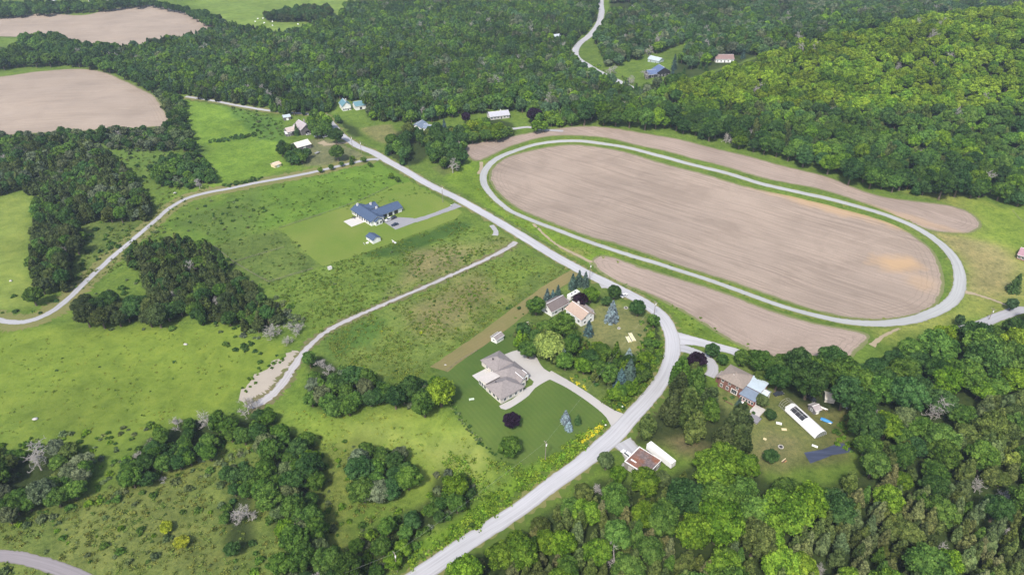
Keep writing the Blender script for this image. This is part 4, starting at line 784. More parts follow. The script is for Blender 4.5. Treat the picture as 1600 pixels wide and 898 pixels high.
def label_rows(rows):
    zones = {}
    for t in rows:
        if not t[10]: zones.setdefault(t[8], []).append(t)
    for place, ts in zones.items():
        us = sorted(t[11] for t in ts); vs = sorted(t[12] for t in ts); q = lambda a, p: a[min(len(a) - 1, int(len(a) * p))]
        keys = {}
        for t in ts:
            kind, R, hs, tw = t[0], t[3], t[4], TWORD[t[5]]
            if kind == 'shrub': a = f'{"large" if R > 1.5 else "small"} {tw} shrub'
            elif kind == 'cedar_tree': a = f'{"tall" if hs > 1.02 else "short"} {tw} cedar'
            elif kind == 'pine_tree': a = f'{"tall" if hs > 1.02 else "short"} {tw} pine'
            elif kind == 'bare_tree': a = 'bare grey dead tree'
            else: a = f'{SIZEW(R)} {tw} broadleaf'
            keys.setdefault(a, []).append(t)
        for a, l in keys.items():
            cells = {'': l}
            if len(l) > 3:
                cells = {}
                for t in l:
                    cv = 'upper' if t[12] < q(vs, .34) else ('lower' if t[12] > q(vs, .67) else 'middle'); ch = 'left' if t[11] < q(us, .34) else ('right' if t[11] > q(us, .67) else 'middle')
                    cells.setdefault('' + ('centre' if cv == ch else cv + '-' + ch), []).append(t)
            for cell, m in cells.items():
                m.sort(key=lambda t: t[11])
                for i, t in enumerate(m):
                    o_ = '' if len(m) == 1 or len(m) > 3 else ((', left one', ', right one') if len(m) == 2 else (', left one', ', central one', ', right one'))[i]
                    place_l = f'{a} {cell + " " if cell else ""}{place}'
                    if 3 < len(m) < 11 and len(place_l.replace('-', ' ').split()) <= 13: o_ = ', ' + ('first second third fourth fifth sixth seventh eighth ninth tenth'.split())[i] + ' from left'
                    t[9] = {'shrub': 'shrubs ', 'cedar_tree': 'cedars ', 'pine_tree': 'pines ', 'bare_tree': 'dead trees '}.get(t[0], 'broadleaf trees ') + place
                    t[8] = f'{a} {cell + " " if cell else ""}{place}{o_}'
def place_tree(t):
    kind, x, y, R, hs, tint, rgb, rot, label, group, fixed, u, v, s = t; k = KINDS[kind]; z = float(T(x, y)) - .1
    lod = lod_of(t); cr = k.joined[lod] if kind in ('shrub', 'bare_tree') else k.crown.get(lod, k.crown.get(1, k.crown[0])); i = R_.randrange(len(cr))
    rs = R_.uniform(.92, 1.08)
    if False:
        place = label; tw = TWORD[tint]
        if kind == 'shrub': label = f'{"large" if R > 1.5 else "small"} {tw} shrub {place}'
        elif kind == 'cedar_tree': label = f'{"tall" if hs > 1.02 else "short"} {tw} cedar {place}'
        elif kind == 'pine_tree': label = f'{"tall" if hs > 1.02 else "short"} {tw} pine {place}'
        else: label = f'{SIZEW(R)} {tw} broadleaf tree {place}'
        group = {'shrub': 'shrubs ', 'cedar_tree': 'cedars ', 'pine_tree': 'pines '}.get(kind, 'broadleaf trees ') + place
    if kind in ('shrub', 'bare_tree'):
        o = link(kind, cr[i]); o.location = (x, y, z); o.rotation_euler = (0, 0, rot); o.scale = (R, R * rs, R * hs); o['tint'] = rgb; tag(o, label, k.cat, group); return o
    o = empty(kind, (x, y, z), rot, label, k.cat, group); o.scale = (R, R * rs, R * hs)
    c = link('crown', cr[i], None, o); c['tint'] = rgb
    link('trunk', k.trunk[i % len(k.trunk)], None, o); return o
def mass(name, rows, kind, label):
    k = KINDS[kind]; meshes = []; lods = sorted(k.joined)
    for L in lods: meshes += [(L, m) for m in k.joined[L]]
    lib = bpy.data.collections.new('lib_' + name)
    for i, (L, m) in enumerate(meshes):
        o = bpy.data.objects.new('v_%s_%02d' % (name, i), m); lib.objects.link(o)
    n = len(rows); P = np.array([(t[1], t[2]) for t in rows]); P = np.concatenate([P, T(P[:, 0], P[:, 1])[:, None] - .1], 1); idx = []
    for t in rows:
        L = lod_of(t)
        if L not in lods: L = lods[-1] if L > lods[-1] else 0
        idx.append(R_.choice([i for i, (l, m) in enumerate(meshes) if l == L]))
    me = bpy.data.meshes.new(name); me.vertices.add(n); me.vertices.foreach_set('co', P.astype(np.float32).ravel())
    def at(nm, ty, key, v): a = me.attributes.new(nm, ty, 'POINT'); a.data.foreach_set(key, np.asarray(v).ravel())
    at('idx', 'INT', 'value', np.array(idx, np.int32)); at('rotz', 'FLOAT_VECTOR', 'vector', np.array([(0, 0, t[7]) for t in rows], np.float32))
    at('scl', 'FLOAT_VECTOR', 'vector', np.array([(t[3], t[3] * 1.03, t[3] * t[4]) for t in rows], np.float32)); at('tint', 'FLOAT_VECTOR', 'vector', np.array([t[6] for t in rows], np.float32))
    o = link(name, me); g = bpy.data.node_groups.new(name, 'GeometryNodeTree')
    g.interface.new_socket(name='Geometry', in_out='INPUT', socket_type='NodeSocketGeometry'); g.interface.new_socket(name='Geometry', in_out='OUTPUT', socket_type='NodeSocketGeometry')
    gi = g.nodes.new('NodeGroupInput'); go = g.nodes.new('NodeGroupOutput'); ip = g.nodes.new('GeometryNodeInstanceOnPoints'); ci = g.nodes.new('GeometryNodeCollectionInfo')
    ci.inputs['Collection'].default_value = lib; ci.inputs['Separate Children'].default_value = True; ci.inputs['Reset Children'].default_value = True; ip.inputs['Pick Instance'].default_value = True
    def na(nm, ty): a = g.nodes.new('GeometryNodeInputNamedAttribute'); a.data_type = ty; a.inputs[0].default_value = nm; return a.outputs[0]
    er = g.nodes.new('FunctionNodeEulerToRotation'); g.links.new(na('rotz', 'FLOAT_VECTOR'), er.inputs[0])
    g.links.new(gi.outputs[0], ip.inputs['Points']); g.links.new(ci.outputs[0], ip.inputs['Instance']); g.links.new(na('idx', 'INT'), ip.inputs['Instance Index'])
    g.links.new(er.outputs[0], ip.inputs['Rotation']); g.links.new(na('scl', 'FLOAT_VECTOR'), ip.inputs['Scale']); g.links.new(ip.outputs[0], go.inputs[0])
    m = o.modifiers.new('scatter', 'NODES'); m.node_group = g; tag(o, label, kind='stuff'); return o
MASSNAME = {'broadleaf_tree': ('broadleaf_woods', 'broadleaf canopy of the woods and wooded hill'), 'cedar_tree': ('cedar_woods', 'massed dark cedars in the far woods'), 'bare_tree': ('dead_woods', 'bare grey dead trees scattered through the woods'), 'pine_tree': ('pine_woods', 'massed pines on the hill and wood edges'), 'shrub': ('undergrowth', 'low scrub scattered in the woods and rough ground')}
for kind, rows in BYK.items():
    rows.sort(key=lambda t: (not t[10], not vis_tree(t), -t[13] * KINDS[kind].H))
    n = sum(1 for t in rows if vis_tree(t)); n = min(n, LIM[kind])
    label_rows(rows[:n])
    for t in rows[:n]: place_tree(t)
    rest = rows[n:]
    print(kind, len(rows), 'ind', n)
    if rest and kind in MASSNAME: mass(MASSNAME[kind][0], rest, kind, MASSNAME[kind][1])
# rough grass tufts and weeds over the unmown ground
def tuft(seed, n=26):
    rng = np.random.default_rng(seed); P = np.stack([rng.normal(0, .38, n), rng.normal(0, .38, n), rng.uniform(.05, .5, n)], 1); N = np.stack([rng.normal(0, .5, n), rng.normal(0, .5, n), np.ones(n)], 1)
    N /= np.linalg.norm(N, axis=1, keepdims=True); return leaf_quads(P, N, .26, rng, rng.uniform(0, 1, n))
_tm = []
for s in range(4):
    V, F, L = tuft(s); _tm.append(np_mesh('tuft_mesh', V, [F], {'leafv': L}, [M_LEAF]))
kk = Kind(); kk.joined = {0: _tm}; kk.H = .6; KINDS['tuft'] = kk
ROUGH = [([(280,345),(390,300),(560,258),(690,300),(500,335),(430,357),(330,385)], 1500, (.09,.165,.025), .9), ([(330,385),(440,357),(505,415),(420,445)], 300, (.085,.13,.03), .8),
 ([(420,445),(505,416),(610,380),(712,343),(800,375),(700,428),(600,470),(500,520),(460,490)], 3800, (.095,.155,.025), .9), ([(500,525),(640,465),(800,390),(885,420),(740,525),(672,570),(650,600),(540,580)], 5200, (.11,.165,.03), .8),
 ([(640,870),(780,765),(880,695),(945,655),(952,668),(900,712),(820,770),(700,862),(640,898)], 3000, (.11,.20,.02), 1.3), ([(690,700),(800,725),(860,715),(780,765),(700,800)], 500, (.11,.19,.025), 1.1),
 ([(0,780),(160,770),(330,700),(500,690),(560,700),(640,800),(640,898),(0,898)], 2600, (.11,.15,.032), .9), ([(160,215),(300,200),(330,290),(230,390),(120,460),(100,420),(220,320)], 1400, (.09,.14,.028), 1.2),
 ([(700,260),(752,262),(790,332),(990,412),(930,408),(800,352)], 800, (.13,.21,.025), .8), ([(930,425),(1010,462),(1100,517),(1190,562),(1100,530),(1000,472)], 700, (.11,.17,.025), .7),
 ([(350,165),(440,185),(450,225),(400,215)], 250, (.08,.16,.028), 1.3), ([(1015,505),(1042,520),(1040,565),(1000,620),(955,650),(930,628),(990,600)], 1500, (.085,.145,.022), 1.0), ([(0,520),(400,520),(380,600),(240,670),(0,680)], 900, (.14,.2,.03), .6), ([(430,640),(700,650),(780,740),(640,760),(500,700)], 900, (.16,.23,.035), .6)]
rows = []
for poly, n, c, sc in ROUGH:
    pa = np.array(poly, float); lo, hi = pa.min(0), pa.max(0); u = NR.uniform(lo[0], hi[0], n * 2); v = NR.uniform(lo[1], hi[1], n * 2); ok = inpoly(u, v, pa); u, v = u[ok][:n], v[ok][:n]
    x, y = W(u, v); bad = on_road(x, y, .6); cl = np.sin(x / 5.1 + np.sin(y / 7)) * np.sin(y / 6.3 + np.sin(x / 9)) + NR.normal(0, .5, len(x)) > -.1
    for a, b, k, q in zip(x, y, bad, cl):
        if k or not q: continue
        g = R_.uniform(.72, 1.3); rows.append(['tuft', float(a), float(b), sc * R_.uniform(.5, 1.35), R_.uniform(.5, 1.3), '', (c[0] * g * R_.uniform(.85, 1.25), c[1] * g, c[2] * g), R_.uniform(0, 6.28), None, None, False, 0, 0, 99])
mass('grass_tufts', rows, 'tuft', 'rough grass and weeds over the unmown ground')
# yellow day lilies on the bank
rows = []
for poly, n in (([(903,690),(915,677),(935,666),(942,662),(944,668),(925,682),(908,693)], 170), ([(962,632),(972,628),(976,636),(968,642),(960,638)], 50), ([(893,590),(914,604),(916,609),(905,603),(889,594)], 40)):
    pa = np.array(poly, float); lo, hi = pa.min(0), pa.max(0); u = NR.uniform(lo[0], hi[0], n * 2); v = NR.uniform(lo[1], hi[1], n * 2); ok = inpoly(u, v, pa); x, y = W(u[ok], v[ok])
    for a, b in zip(x, y): rows.append(['tuft', float(a), float(b), R_.uniform(.4, .9), 1.0, '', (.55, .5, .03) if R_.random() < .8 else (.16, .22, .03), R_.uniform(0, 6), None, None, False, 0, 0, 99])
mass('flower_leaves', rows, 'tuft', 'bright yellow flowers in patches on the roadside bank')
# ------------------------------------------------------------------ building kit (local frame: x along the first edge, y away from it)
M_WHITE = paint('white_siding', (.72, .72, .71), .55, .06, .8); M_CREAM = paint('cream_stone', (.58, .54, .48), .7, .1, 2); M_TRIM = paint('white_trim', (.78, .78, .77), .45, .04)
M_NAVY = paint('navy_shingle', (.055, .085, .15), .75, .22, 1.6); M_GREYR = paint('grey_shingle', (.23, .205, .20), .85, .2, 1.4); M_TANR = paint('tan_shingle', (.37, .28, .225), .85, .14, 1.2)
M_BRNR = paint('brown_shingle', (.15, .125, .12), .85, .22, 1.4); M_BRICKR = paint('brown_grey_shingle', (.24, .20, .17), .85, .2, 1.5); M_TIN = paint('pale_metal_roof', (.46, .53, .57), .4, .12, .6, metal=.2); M_SLATE = paint('slate_metal_roof', (.16, .2, .26), .45, .15, .8)
M_TEAL = paint('teal_metal_roof', (.11, .22, .26), .45, .15, .8); M_OLDW = paint('weathered_boards', (.15, .14, .145), .9, .3, 1.5, streak=(3, 3, .4)); M_OLDR = paint('old_tin_roof', (.34, .30, .31), .6, .25, .9); M_CREAMR = paint('cream_tin_roof', (.62, .58, .50), .5, .12, .6)
M_GLASS = NT('window_glass').bsdf((.03, .04, .05), .08, .6); M_DARK = paint('dark_panel', (.03, .03, .035), .5, .1); M_STONE = paint('grey_concrete', (.45, .43, .41), .8, .12, 1.5); M_BLACK = paint('black_rubber', (.02, .02, .02), .8, .1)
M_WOOD = paint('pale_boards', (.62, .53, .33), .7, .1, 3); M_BROWN = paint('brown_boards', (.14, .085, .05), .8, .2, 3); M_POLE = paint('pole_wood', (.22, .19, .16), .9, .2, 2); M_GALV = paint('galvanised_steel', (.5, .5, .5), .4, .1, metal=.5)
def shingle_fix(m):   # courses of shingles
    t = m.node_tree; return m
def brickmat():
    t = NT('red_brick'); b = t.n('ShaderNodeTexBrick'); t.l(t.objpos((1, 1, 1)), b.inputs[0]); b.inputs['Scale'].default_value = 3.0
    b.inputs['Color1'].default_value = (.26, .06, .045, 1); b.inputs['Color2'].default_value = (.2, .045, .035, 1); b.inputs['Mortar'].default_value = (.2, .1, .08, 1); b.inputs['Mortar Size'].default_value = .008
    n = t.noise(.8, 4, .6, t.objpos()); c = t.mix(1.0, b.outputs[0], t.ramp(n, [(.3, .85), (.7, 1.15)]), 'MULTIPLY'); return t.bsdf(c, .85, .2)
M_BRICK = brickmat()
def rustmat():
    t = NT('rusted_flat_roof'); p = t.objpos(); n = t.noise(.22, 5, .6, p); n2 = t.noise(1.3, 6, .7, p); st = t.n('ShaderNodeMapping'); st.inputs['Scale'].default_value = (.3, 2.4, 1); t.l(p, st.inputs[0]); n3 = t.noise(1, 3, .5, st.outputs[0])
    c = t.mix(t.ramp(n, [(.42, 0.), (.6, 1.)]), (.13, .10, .10), (.23, .085, .04)); c = t.mix(t.ramp(n2, [(.45, 0.), (.7, .7)]), c, (.34, .26, .24)); c = t.mix(t.ramp(n3, [(.4, .35), (.6, 0.)]), c, (.07, .05, .045)); return t.bsdf(c, .8, .2)
class Bld:
    def __init__(s, name, label, cat, p0, p1, group=None, dz=0.0, ang=None):
        x0, y0 = W1(*p0)
        if ang is None: x1, y1 = W1(*p1); ang = math.atan2(y1 - y0, x1 - x0)
        s.z = 0; s.a = ang; s.o = (x0, y0)
        ext = [float(T(x0 + math.cos(ang) * u - math.sin(ang) * v, y0 + math.sin(ang) * u + math.cos(ang) * v)) for u in (0, 8, 16) for v in (0, 8, 16)]
        s.base = float(T(x0, y0)) + dz; s.root = empty(name, (x0, y0, s.base), ang, label, cat, group); s.found = -2.0
    def world(s, x, y): return s.o[0] + math.cos(s.a) * x - math.sin(s.a) * y, s.o[1] + math.sin(s.a) * x + math.cos(s.a) * y
    def wall(s, x0, x1, y0, y1, h, mat, rise=0, axis='x', name='wall', z0=None):
        mb = MB(); zb = s.found if z0 is None else z0; mb.box(x0, x1, y0, y1, zb, h)
        if rise:
            if axis == 'x':
                ym = (y0 + y1) / 2
                for xx, s_ in ((x0, 0), (x1, 1)): pass
                mb.add([(x0, y0, h), (x0, y1, h), (x0, ym, h + rise), (x1, y0, h), (x1, y1, h), (x1, ym, h + rise)], [(0, 2, 1), (3, 4, 5), (0, 3, 5, 2), (1, 2, 5, 4)])
            else:
                xm = (x0 + x1) / 2
                mb.add([(x0, y0, h), (x1, y0, h), (xm, y0, h + rise), (x0, y1, h), (x1, y1, h), (xm, y1, h + rise)], [(0, 1, 2), (3, 5, 4), (0, 2, 5, 3), (1, 4, 5, 2)])
        return mb.build(name, mat, s.root)
    def gable(s, x0, x1, y0, y1, h, rise, mat, axis='x', oh=.5, th=.22, name='roof', parent=None):
        """two sloping slabs, ridge along axis; gap of 3 mm above the walls"""
        mb = MB(); g = .02
        if axis == 'x':
            ym = (y0 + y1) / 2; k = rise / (ym - y0)
            for sg, ye in ((1, y0 - oh), (-1, y1 + oh)):
                zl = h - k * oh + g
                a = [(x0 - oh, ye, zl), (x1 + oh, ye, zl), (x1 + oh, ym, h + rise + g), (x0 - oh, ym, h + rise + g)]
                b = [(u, v, w + th) for u, v, w in a]; mb.add(a + b, [(3, 2, 1, 0), (4, 5, 6, 7), (0, 1, 5, 4), (1, 2, 6, 5), (2, 3, 7, 6), (3, 0, 4, 7)])
        else:
            xm = (x0 + x1) / 2; k = rise / (xm - x0)
            for xe in (x0 - oh, x1 + oh):
                zl = h - k * oh + g
                a = [(xe, y0 - oh, zl), (xe, y1 + oh, zl), (xm, y1 + oh, h + rise + g), (xm, y0 - oh, h + rise + g)]
                b = [(u, v, w + th) for u, v, w in a]; mb.add(a + b, [(0, 1, 2, 3), (7, 6, 5, 4), (0, 4, 5, 1), (1, 5, 6, 2), (2, 6, 7, 3), (3, 7, 4, 0)])
        r = mb.build(name, mat, parent or s.root); gt = MB()
        if axis == 'x':
            for ye in (y0 - oh - .06, y1 + oh + .06): gt.tube((x0 - oh, ye, h - rise / ((y1 - y0) / 2) * oh + .1), (x1 + oh, ye, h - rise / ((y1 - y0) / 2) * oh + .1), .08, .08, 5)
            gt.box(x0 - oh, x1 + oh, (y0 + y1) / 2 - .12, (y0 + y1) / 2 + .12, h + rise + th - .02, h + rise + th + .06)
        else:
            for xe in (x0 - oh - .06, x1 + oh + .06): gt.tube((xe, y0 - oh, h - rise / ((x1 - x0) / 2) * oh + .1), (xe, y1 + oh, h - rise / ((x1 - x0) / 2) * oh + .1), .08, .08, 5)
            gt.box((x0 + x1) / 2 - .12, (x0 + x1) / 2 + .12, y0 - oh, y1 + oh, h + rise + th - .02, h + rise + th + .06)
        gt.build('gutter', M_TRIM if mat not in (M_NAVY,) else mat, r); return r
    def hip(s, x0, x1, y0, y1, h, rise, mat, oh=.5, name='roof'):
        x0 -= oh; x1 += oh; y0 -= oh; y1 += oh; mb = MB(); w, d = x1 - x0, y1 - y0; q = min(w, d) / 2; z = h + .02
        if w >= d: a, b = (x0 + q, (y0 + y1) / 2, z + rise), (x1 - q, (y0 + y1) / 2, z + rise)
        else: a, b = ((x0 + x1) / 2, y0 + q, z + rise), ((x0 + x1) / 2, y1 - q, z + rise)
        V = [(x0, y0, z - .2), (x1, y0, z - .2), (x1, y1, z - .2), (x0, y1, z - .2), (x0, y0, z), (x1, y0, z), (x1, y1, z), (x0, y1, z), a, b]
        F = [(3, 2, 1, 0), (0, 1, 5, 4), (1, 2, 6, 5), (2, 3, 7, 6), (3, 0, 4, 7)]
        F += [(4, 5, 9, 8), (5, 6, 9), (6, 7, 8, 9), (7, 4, 8)] if w >= d else [(4, 5, 8), (5, 6, 9, 8), (6, 7, 9), (7, 4, 8, 9)]
        mb.add(V, F); r = mb.build(name, mat, s.root)
        rb = MB()
        for c in (4, 5, 6, 7):
            e = 8 if (Vector(V[c]) - Vector(V[8])).length < (Vector(V[c]) - Vector(V[9])).length else 9
            rb.tube(V[c], V[e], .09, .09, 4)
        rb.tube(a, b, .1, .1, 4); rb.build('ridge_cap', mat, r); return r
    def shed(s, x0, x1, y0, y1, z0, z1, mat, oh=.3, th=.15, name='roof'):
        """mono-pitch: z0 at y0, z1 at y1"""
        mb = MB(); k = (z1 - z0) / (y1 - y0); a = [(x0 - oh, y0 - oh, z0 - k * oh + .02), (x1 + oh, y0 - oh, z0 - k * oh + .02), (x1 + oh, y1 + oh, z1 + k * oh + .02), (x0 - oh, y1 + oh, z1 + k * oh + .02)]; b = [(u, v, w + th) for u, v, w in a]
        mb.add(a + b, [(3, 2, 1, 0), (4, 5, 6, 7), (0, 1, 5, 4), (1, 2, 6, 5), (2, 3, 7, 6), (3, 0, 4, 7)]); return mb.build(name, mat, s.root)
    def opening(s, side, at, u, z, w, h, name='window', pane=None, bars=1, frame=None, fw=.12):
        """side s/n: at = y of wall, u along x; side w/e: at = x of wall, u along y"""
        sg = -1 if side in 'sw' else 1
        def bx(mb, u0, u1, z0, z1, d0, d1):
            a, b = sorted((at + sg * d0, at + sg * d1))
            (mb.box(u0, u1, a, b, z0, z1) if side in 'sn' else mb.box(a, b, u0, u1, z0, z1))
        f = MB()
        for (a, b, c, d) in ((u - w / 2 - fw, u + w / 2 + fw, z + h, z + h + fw), (u - w / 2 - fw, u + w / 2 + fw, z - fw, z), (u - w / 2 - fw, u - w / 2, z, z + h), (u + w / 2, u + w / 2 + fw, z, z + h)): bx(f, a, b, c, d, -.02, .09)
        for i in range(bars): c = u - w / 2 + w * (i + 1) / (bars + 1); bx(f, c - .03, c + .03, z, z + h, -.02, .07)
        fo = f.build(name, frame or M_TRIM, s.root); p = MB(); bx(p, u - w / 2, u + w / 2, z, z + h, -.02, .04); p.build('pane' if name == 'window' else 'panel', pane or M_GLASS, fo); return fo
    def box(s, name, x0, x1, y0, y1, z0, z1, mat, parent=None): return MB().box(x0, x1, y0, y1, z0, z1).build(name, mat, parent or s.root)
# --- white ranch house with navy roof
b = Bld('ranch_house', 'long white ranch house with navy roof, white patio and three garage doors', 'house', (580.6, 353.5), (599, 346.5))
b.wall(0, 9.3, 0, 22.5, 3.2, M_WHITE, 2.2, 'y'); b.gable(0, 9.3, 0, 22.5, 3.2, 2.2, M_NAVY, 'y', .6)
b.wall(9.3, 25, 3.5, 12.5, 3.2, M_WHITE, 2.2, 'x', 'garage_wall'); b.gable(6, 25, 3.5, 12.5, 3.2, 2.2, M_NAVY, 'x', .55, name='garage_roof')
b.wall(9.3, 14.5, 15, 21.5, 3.2, M_WHITE, 1.6, 'x', 'rear_wall'); b.gable(6, 14.5, 15, 21.5, 3.2, 1.6, M_NAVY, 'x', .5, name='rear_roof')
b.wall(2.2, 7.1, -1.6, 0, 3.0, M_WHITE, 1.2, 'y', 'front_bay'); b.gable(2.2, 7.1, -1.6, 2.5, 3.0, 1.2, M_NAVY, 'y', .4, name='bay_roof')
for y in (2, 5, 7.5, 18.5, 21): b.opening('w', 0, y, .7, 1.5, 1.7)
for y in (10.3, 13, 15.6): b.opening('w', 0, y, .1, 2.1, 2.3, 'patio_door')
for x in (3.4, 5.9): b.opening('s', -1.6, x, .8, 1.4, 1.6)
b.opening('s', 0, 8.3, .1, 1.0, 2.1, 'door', M_DARK, 0)
for x in (12.2, 16.4, 20.6): b.opening('s', 3.5, x, .0, 3.0, 2.5, 'garage_door', M_DARK, 0, fw=.25)
b.opening('e', 25, 8, .9, 1.6, 1.3)
for x, y, h in ((3.2, 20.5, 6.4), (10.6, 17, 5.7), (9.8, 9, 6.2)):
    c = b.box('chimney', x, x + 1.1, y, y + .8, 3.5, h, M_WHITE); MB().box(x - .1, x + 1.2, y - .1, y + .9, h + .003, h + .18).build('cap', M_STONE, c)
x, y = b.world(-5.2, 12); pz = float(T(x, y))
o = b.box('patio', -9.5, -.05, 7.5, 17, -1.2, .12, paint('white_paving', (.5, .48, .46), .7, .08, 1.5)); b.box('side_patio', 25.05, 28, 6, 11, -1, .1, M_STONE)
RB = b
def chair_set(name, label, px, py, mat, cat='garden furniture', s=1.0, group=None):
    x, y = W1(px, py); e = empty(name, (x, y, float(T(x, y)) + .12), R_.uniform(0, 6), label, cat, group); MB().tube((0, 0, .66), (0, 0, .72), .7 * s, .7 * s, 14).build('tabletop', mat, e); MB().tube((0, 0, -.2), (0, 0, .66), .06, .06, 8).build('leg', M_GALV, e)
    for k in range(4):
        a = k * math.pi / 2; cx, cy = 1.25 * s * math.cos(a), 1.25 * s * math.sin(a); m = MB().box(cx - .25, cx + .25, cy - .25, cy + .25, .4, .47)
        for u in (-.2, .2):
            for v in (-.2, .2): m.tube((cx + u, cy + v, -.2), (cx + u, cy + v, .4), .025, .025, 4)
        bx, by = cx + .24 * math.cos(a), cy + .24 * math.sin(a); m.box(bx - .1, bx + .1, by - .1, by + .1, .47, .95); m.build('seat', mat, e)
    return e
chair_set('patio_table', 'table with four chairs on the white ranch patio', 553, 341, M_DARK); chair_set('patio_table', 'dark table with chairs on the terrace of the grey roofed house', 767, 588, M_DARK)
# --- cars
def car(label, px, py, hx, hy, col, L=4.6, Wd=1.85, H=1.5, kind='sedan', group=None, dz=.12):
    x, y = W1(px, py); x2, y2 = W1(hx, hy); e = empty('parked_car', (x, y, float(T(x, y)) + dz), math.atan2(y2 - y, x2 - x), label, 'car', group); m = paint('paint_' + label[:14].replace(' ', '_'), col, .25, .03, 1, .6)
    suv = kind != 'sedan'
    prof = [(-L / 2, .35), (-L / 2, .85), (-L / 2 + .1, .98), (L * .18, 1.0 if suv else .92), (L / 2 - .15, .82), (L / 2, .6), (L / 2, .35)]
    V = [(a, sg * Wd / 2 * (.93 if c > .8 else 1), c) for sg in (-1, 1) for a, c in prof]; n = len(prof); F = [tuple(range(n)), tuple(range(n, 2 * n))[::-1]] + [(i, i + n, (i + 1) % n + n, (i + 1) % n) for i in range(n)]
    MB().add(V, F).build('body', m, e, .05)
    top = [(-L * .44 if suv else -L * .36, .97), (L * .2, .97), (L * .06, H), (-L * .40 if suv else -L * .24, H)]
    V = [(a, sg * Wd / 2 * (.86 if c < 1.2 else .74), c) for sg in (-1, 1) for a, c in top]; F = [(0, 1, 2, 3), (7, 6, 5, 4), (0, 4, 5, 1), (1, 5, 6, 2), (2, 6, 7, 3), (3, 7, 4, 0)]
    MB().add(V, F).build('window', M_GLASS, e, .03); a0, a1 = top[3][0], top[2][0]; MB().box(a0 + .02, a1 - .02, -Wd * .36, Wd * .36, H + .003, H + .05).build('roof', m, e, .02)
    for sx in (-1, 1):
        for sy in (-1, 1):
            w = MB().tube((sx * L * .31, sy * (Wd / 2 - .2), .33), (sx * L * .31, sy * (Wd / 2 + .02), .33), .34, .34, 14).build('wheel', M_BLACK, e); MB().tube((sx * L * .31, sy * (Wd / 2 + .02), .33), (sx * L * .31, sy * (Wd / 2 + .04), .33), .2, .2, 10).build('rim', M_GALV, w)
    for sy in (-1, 1): MB().box(L / 2 - .02, L / 2 + .03, sy * Wd * .36 - .18, sy * Wd * .36 + .18, .6, .74).build('headlight', M_TRIM, e)
    return e
car('dark navy car parked alone on the grey ranch driveway', 617, 352.3, 613, 353.5, (.02, .03, .06)); car('silver white car parked before the left ranch garage door', 607, 344.5, 602, 346.5, (.6, .6, .62), kind='suv', H=1.7); car('black car parked before the middle ranch garage door', 614.5, 342, 609, 344, (.015, .015, .02), kind='suv', H=1.7)
# --- small shed
def gable_shed(name, label, p0, p1, d, h, rise, wallm, roofm, axis='x', wd=None, door=True, cat='shed', win=True):
    b = Bld(name, label, cat, p0, p1); x1, y1 = W1(*p1); L = wd or math.hypot(x1 - b.o[0], y1 - b.o[1]); b.wall(0, L, 0, d, h, wallm, rise, axis); b.gable(0, L, 0, d, h, rise, roofm, axis, .3, .12)
    if door: b.opening('s', 0, L * .5, .05, min(1.6, L * .4), min(2.0, h - .4), 'door', M_TRIM, 0)
    if win: b.opening('w', 0, d * .5, .9, min(.9, d * .3), .8)
    return b
gable_shed('garden_shed', 'small white shed with slate blue roof on the ranch lawn', (583, 381.5), (595, 376.5), 7, 2.6, 1.3, M_WHITE, M_NAVY, 'y')
gable_shed('garden_shed', 'small white shed with grey shingle roof at the head of the fence', (776, 537), (787, 530.5), 3.6, 2.3, 1.0, M_WHITE, M_GREYR, 'x')
# --- grey hipped house
b = Bld('grey_roof_house', 'large house with grey hipped roofs beside the concrete turning court', 'house', (783, 631), (830, 605))
b.wall(0, 12, 0, 10.5, 3.0, M_CREAM); b.hip(0, 12, 0, 10.5, 3.0, 3.0, M_GREYR)
b.wall(7.5, 19, 5.5, 15, 3.0, M_CREAM, name='middle_wall', z0=-1.9); b.hip(7.5, 19, 5.5, 15, 3.0, 3.2, M_GREYR, name='middle_roof')
b.wall(8.5, 18.4, 15.02, 25, 3.0, M_CREAM, name='garage_wall', z0=-1.8); b.hip(8.5, 18.4, 13.5, 25, 3.0, 2.8, M_GREYR, name='garage_roof')
b.wall(0.3, 7.4, 10.52, 16, 2.8, M_CREAM, name='sunroom_wall', z0=-1.7); b.shed(.3, 7.4, 10.6, 16, 3.9, 2.9, paint('pale_membrane', (.5, .46, .43), .7, .1, 1), name='sunroom_roof')
b.wall(12.4, 15.4, 2.5, 5.4, 3.0, M_CREAM, 1.6, 'y', 'porch_gable', z0=-1.6); b.gable(12.4, 15.4, 2.5, 7.5, 3.0, 1.5, M_GREYR, 'y', .35, name='porch_roof')
b.wall(16.2, 18.7, 4.6, 5.45, 3.0, M_WHITE, 1.2, 'y', 'entry_gable', z0=-1.5); b.gable(16.2, 18.7, 4.6, 7, 3.0, 1.2, M_GREYR, 'y', .3, name='entry_roof')
for x in (2, 5, 8, 10.5): b.opening('s', 0, x, .8, 1.3, 1.5)
for y in (2, 4.8, 7.6): b.opening('w', 0, y, .8, 1.4, 1.5)
for y in (11.6, 13.3, 15): b.opening('w', .3, y, .3, 1.3, 2.1, 'patio_door')
for y in (17.5, 21): b.opening('w', 8.5, y, .9, 1.2, 1.2)
b.opening('s', 2.5, 13.9, .7, 1.5, 1.6); b.opening('s', 4.6, 17.4, .05, 1.1, 2.1, 'door', M_BROWN, 0); b.opening('e', 12, 2.6, .8, 1.3, 1.4)
for y in (17.8, 22): b.opening('e', 18.4, y, 0, 2.9, 2.3, 'garage_door', M_TRIM, 0)
for y in (8, 12.5): b.opening('e', 19, y, .8, 1.6, 1.5)
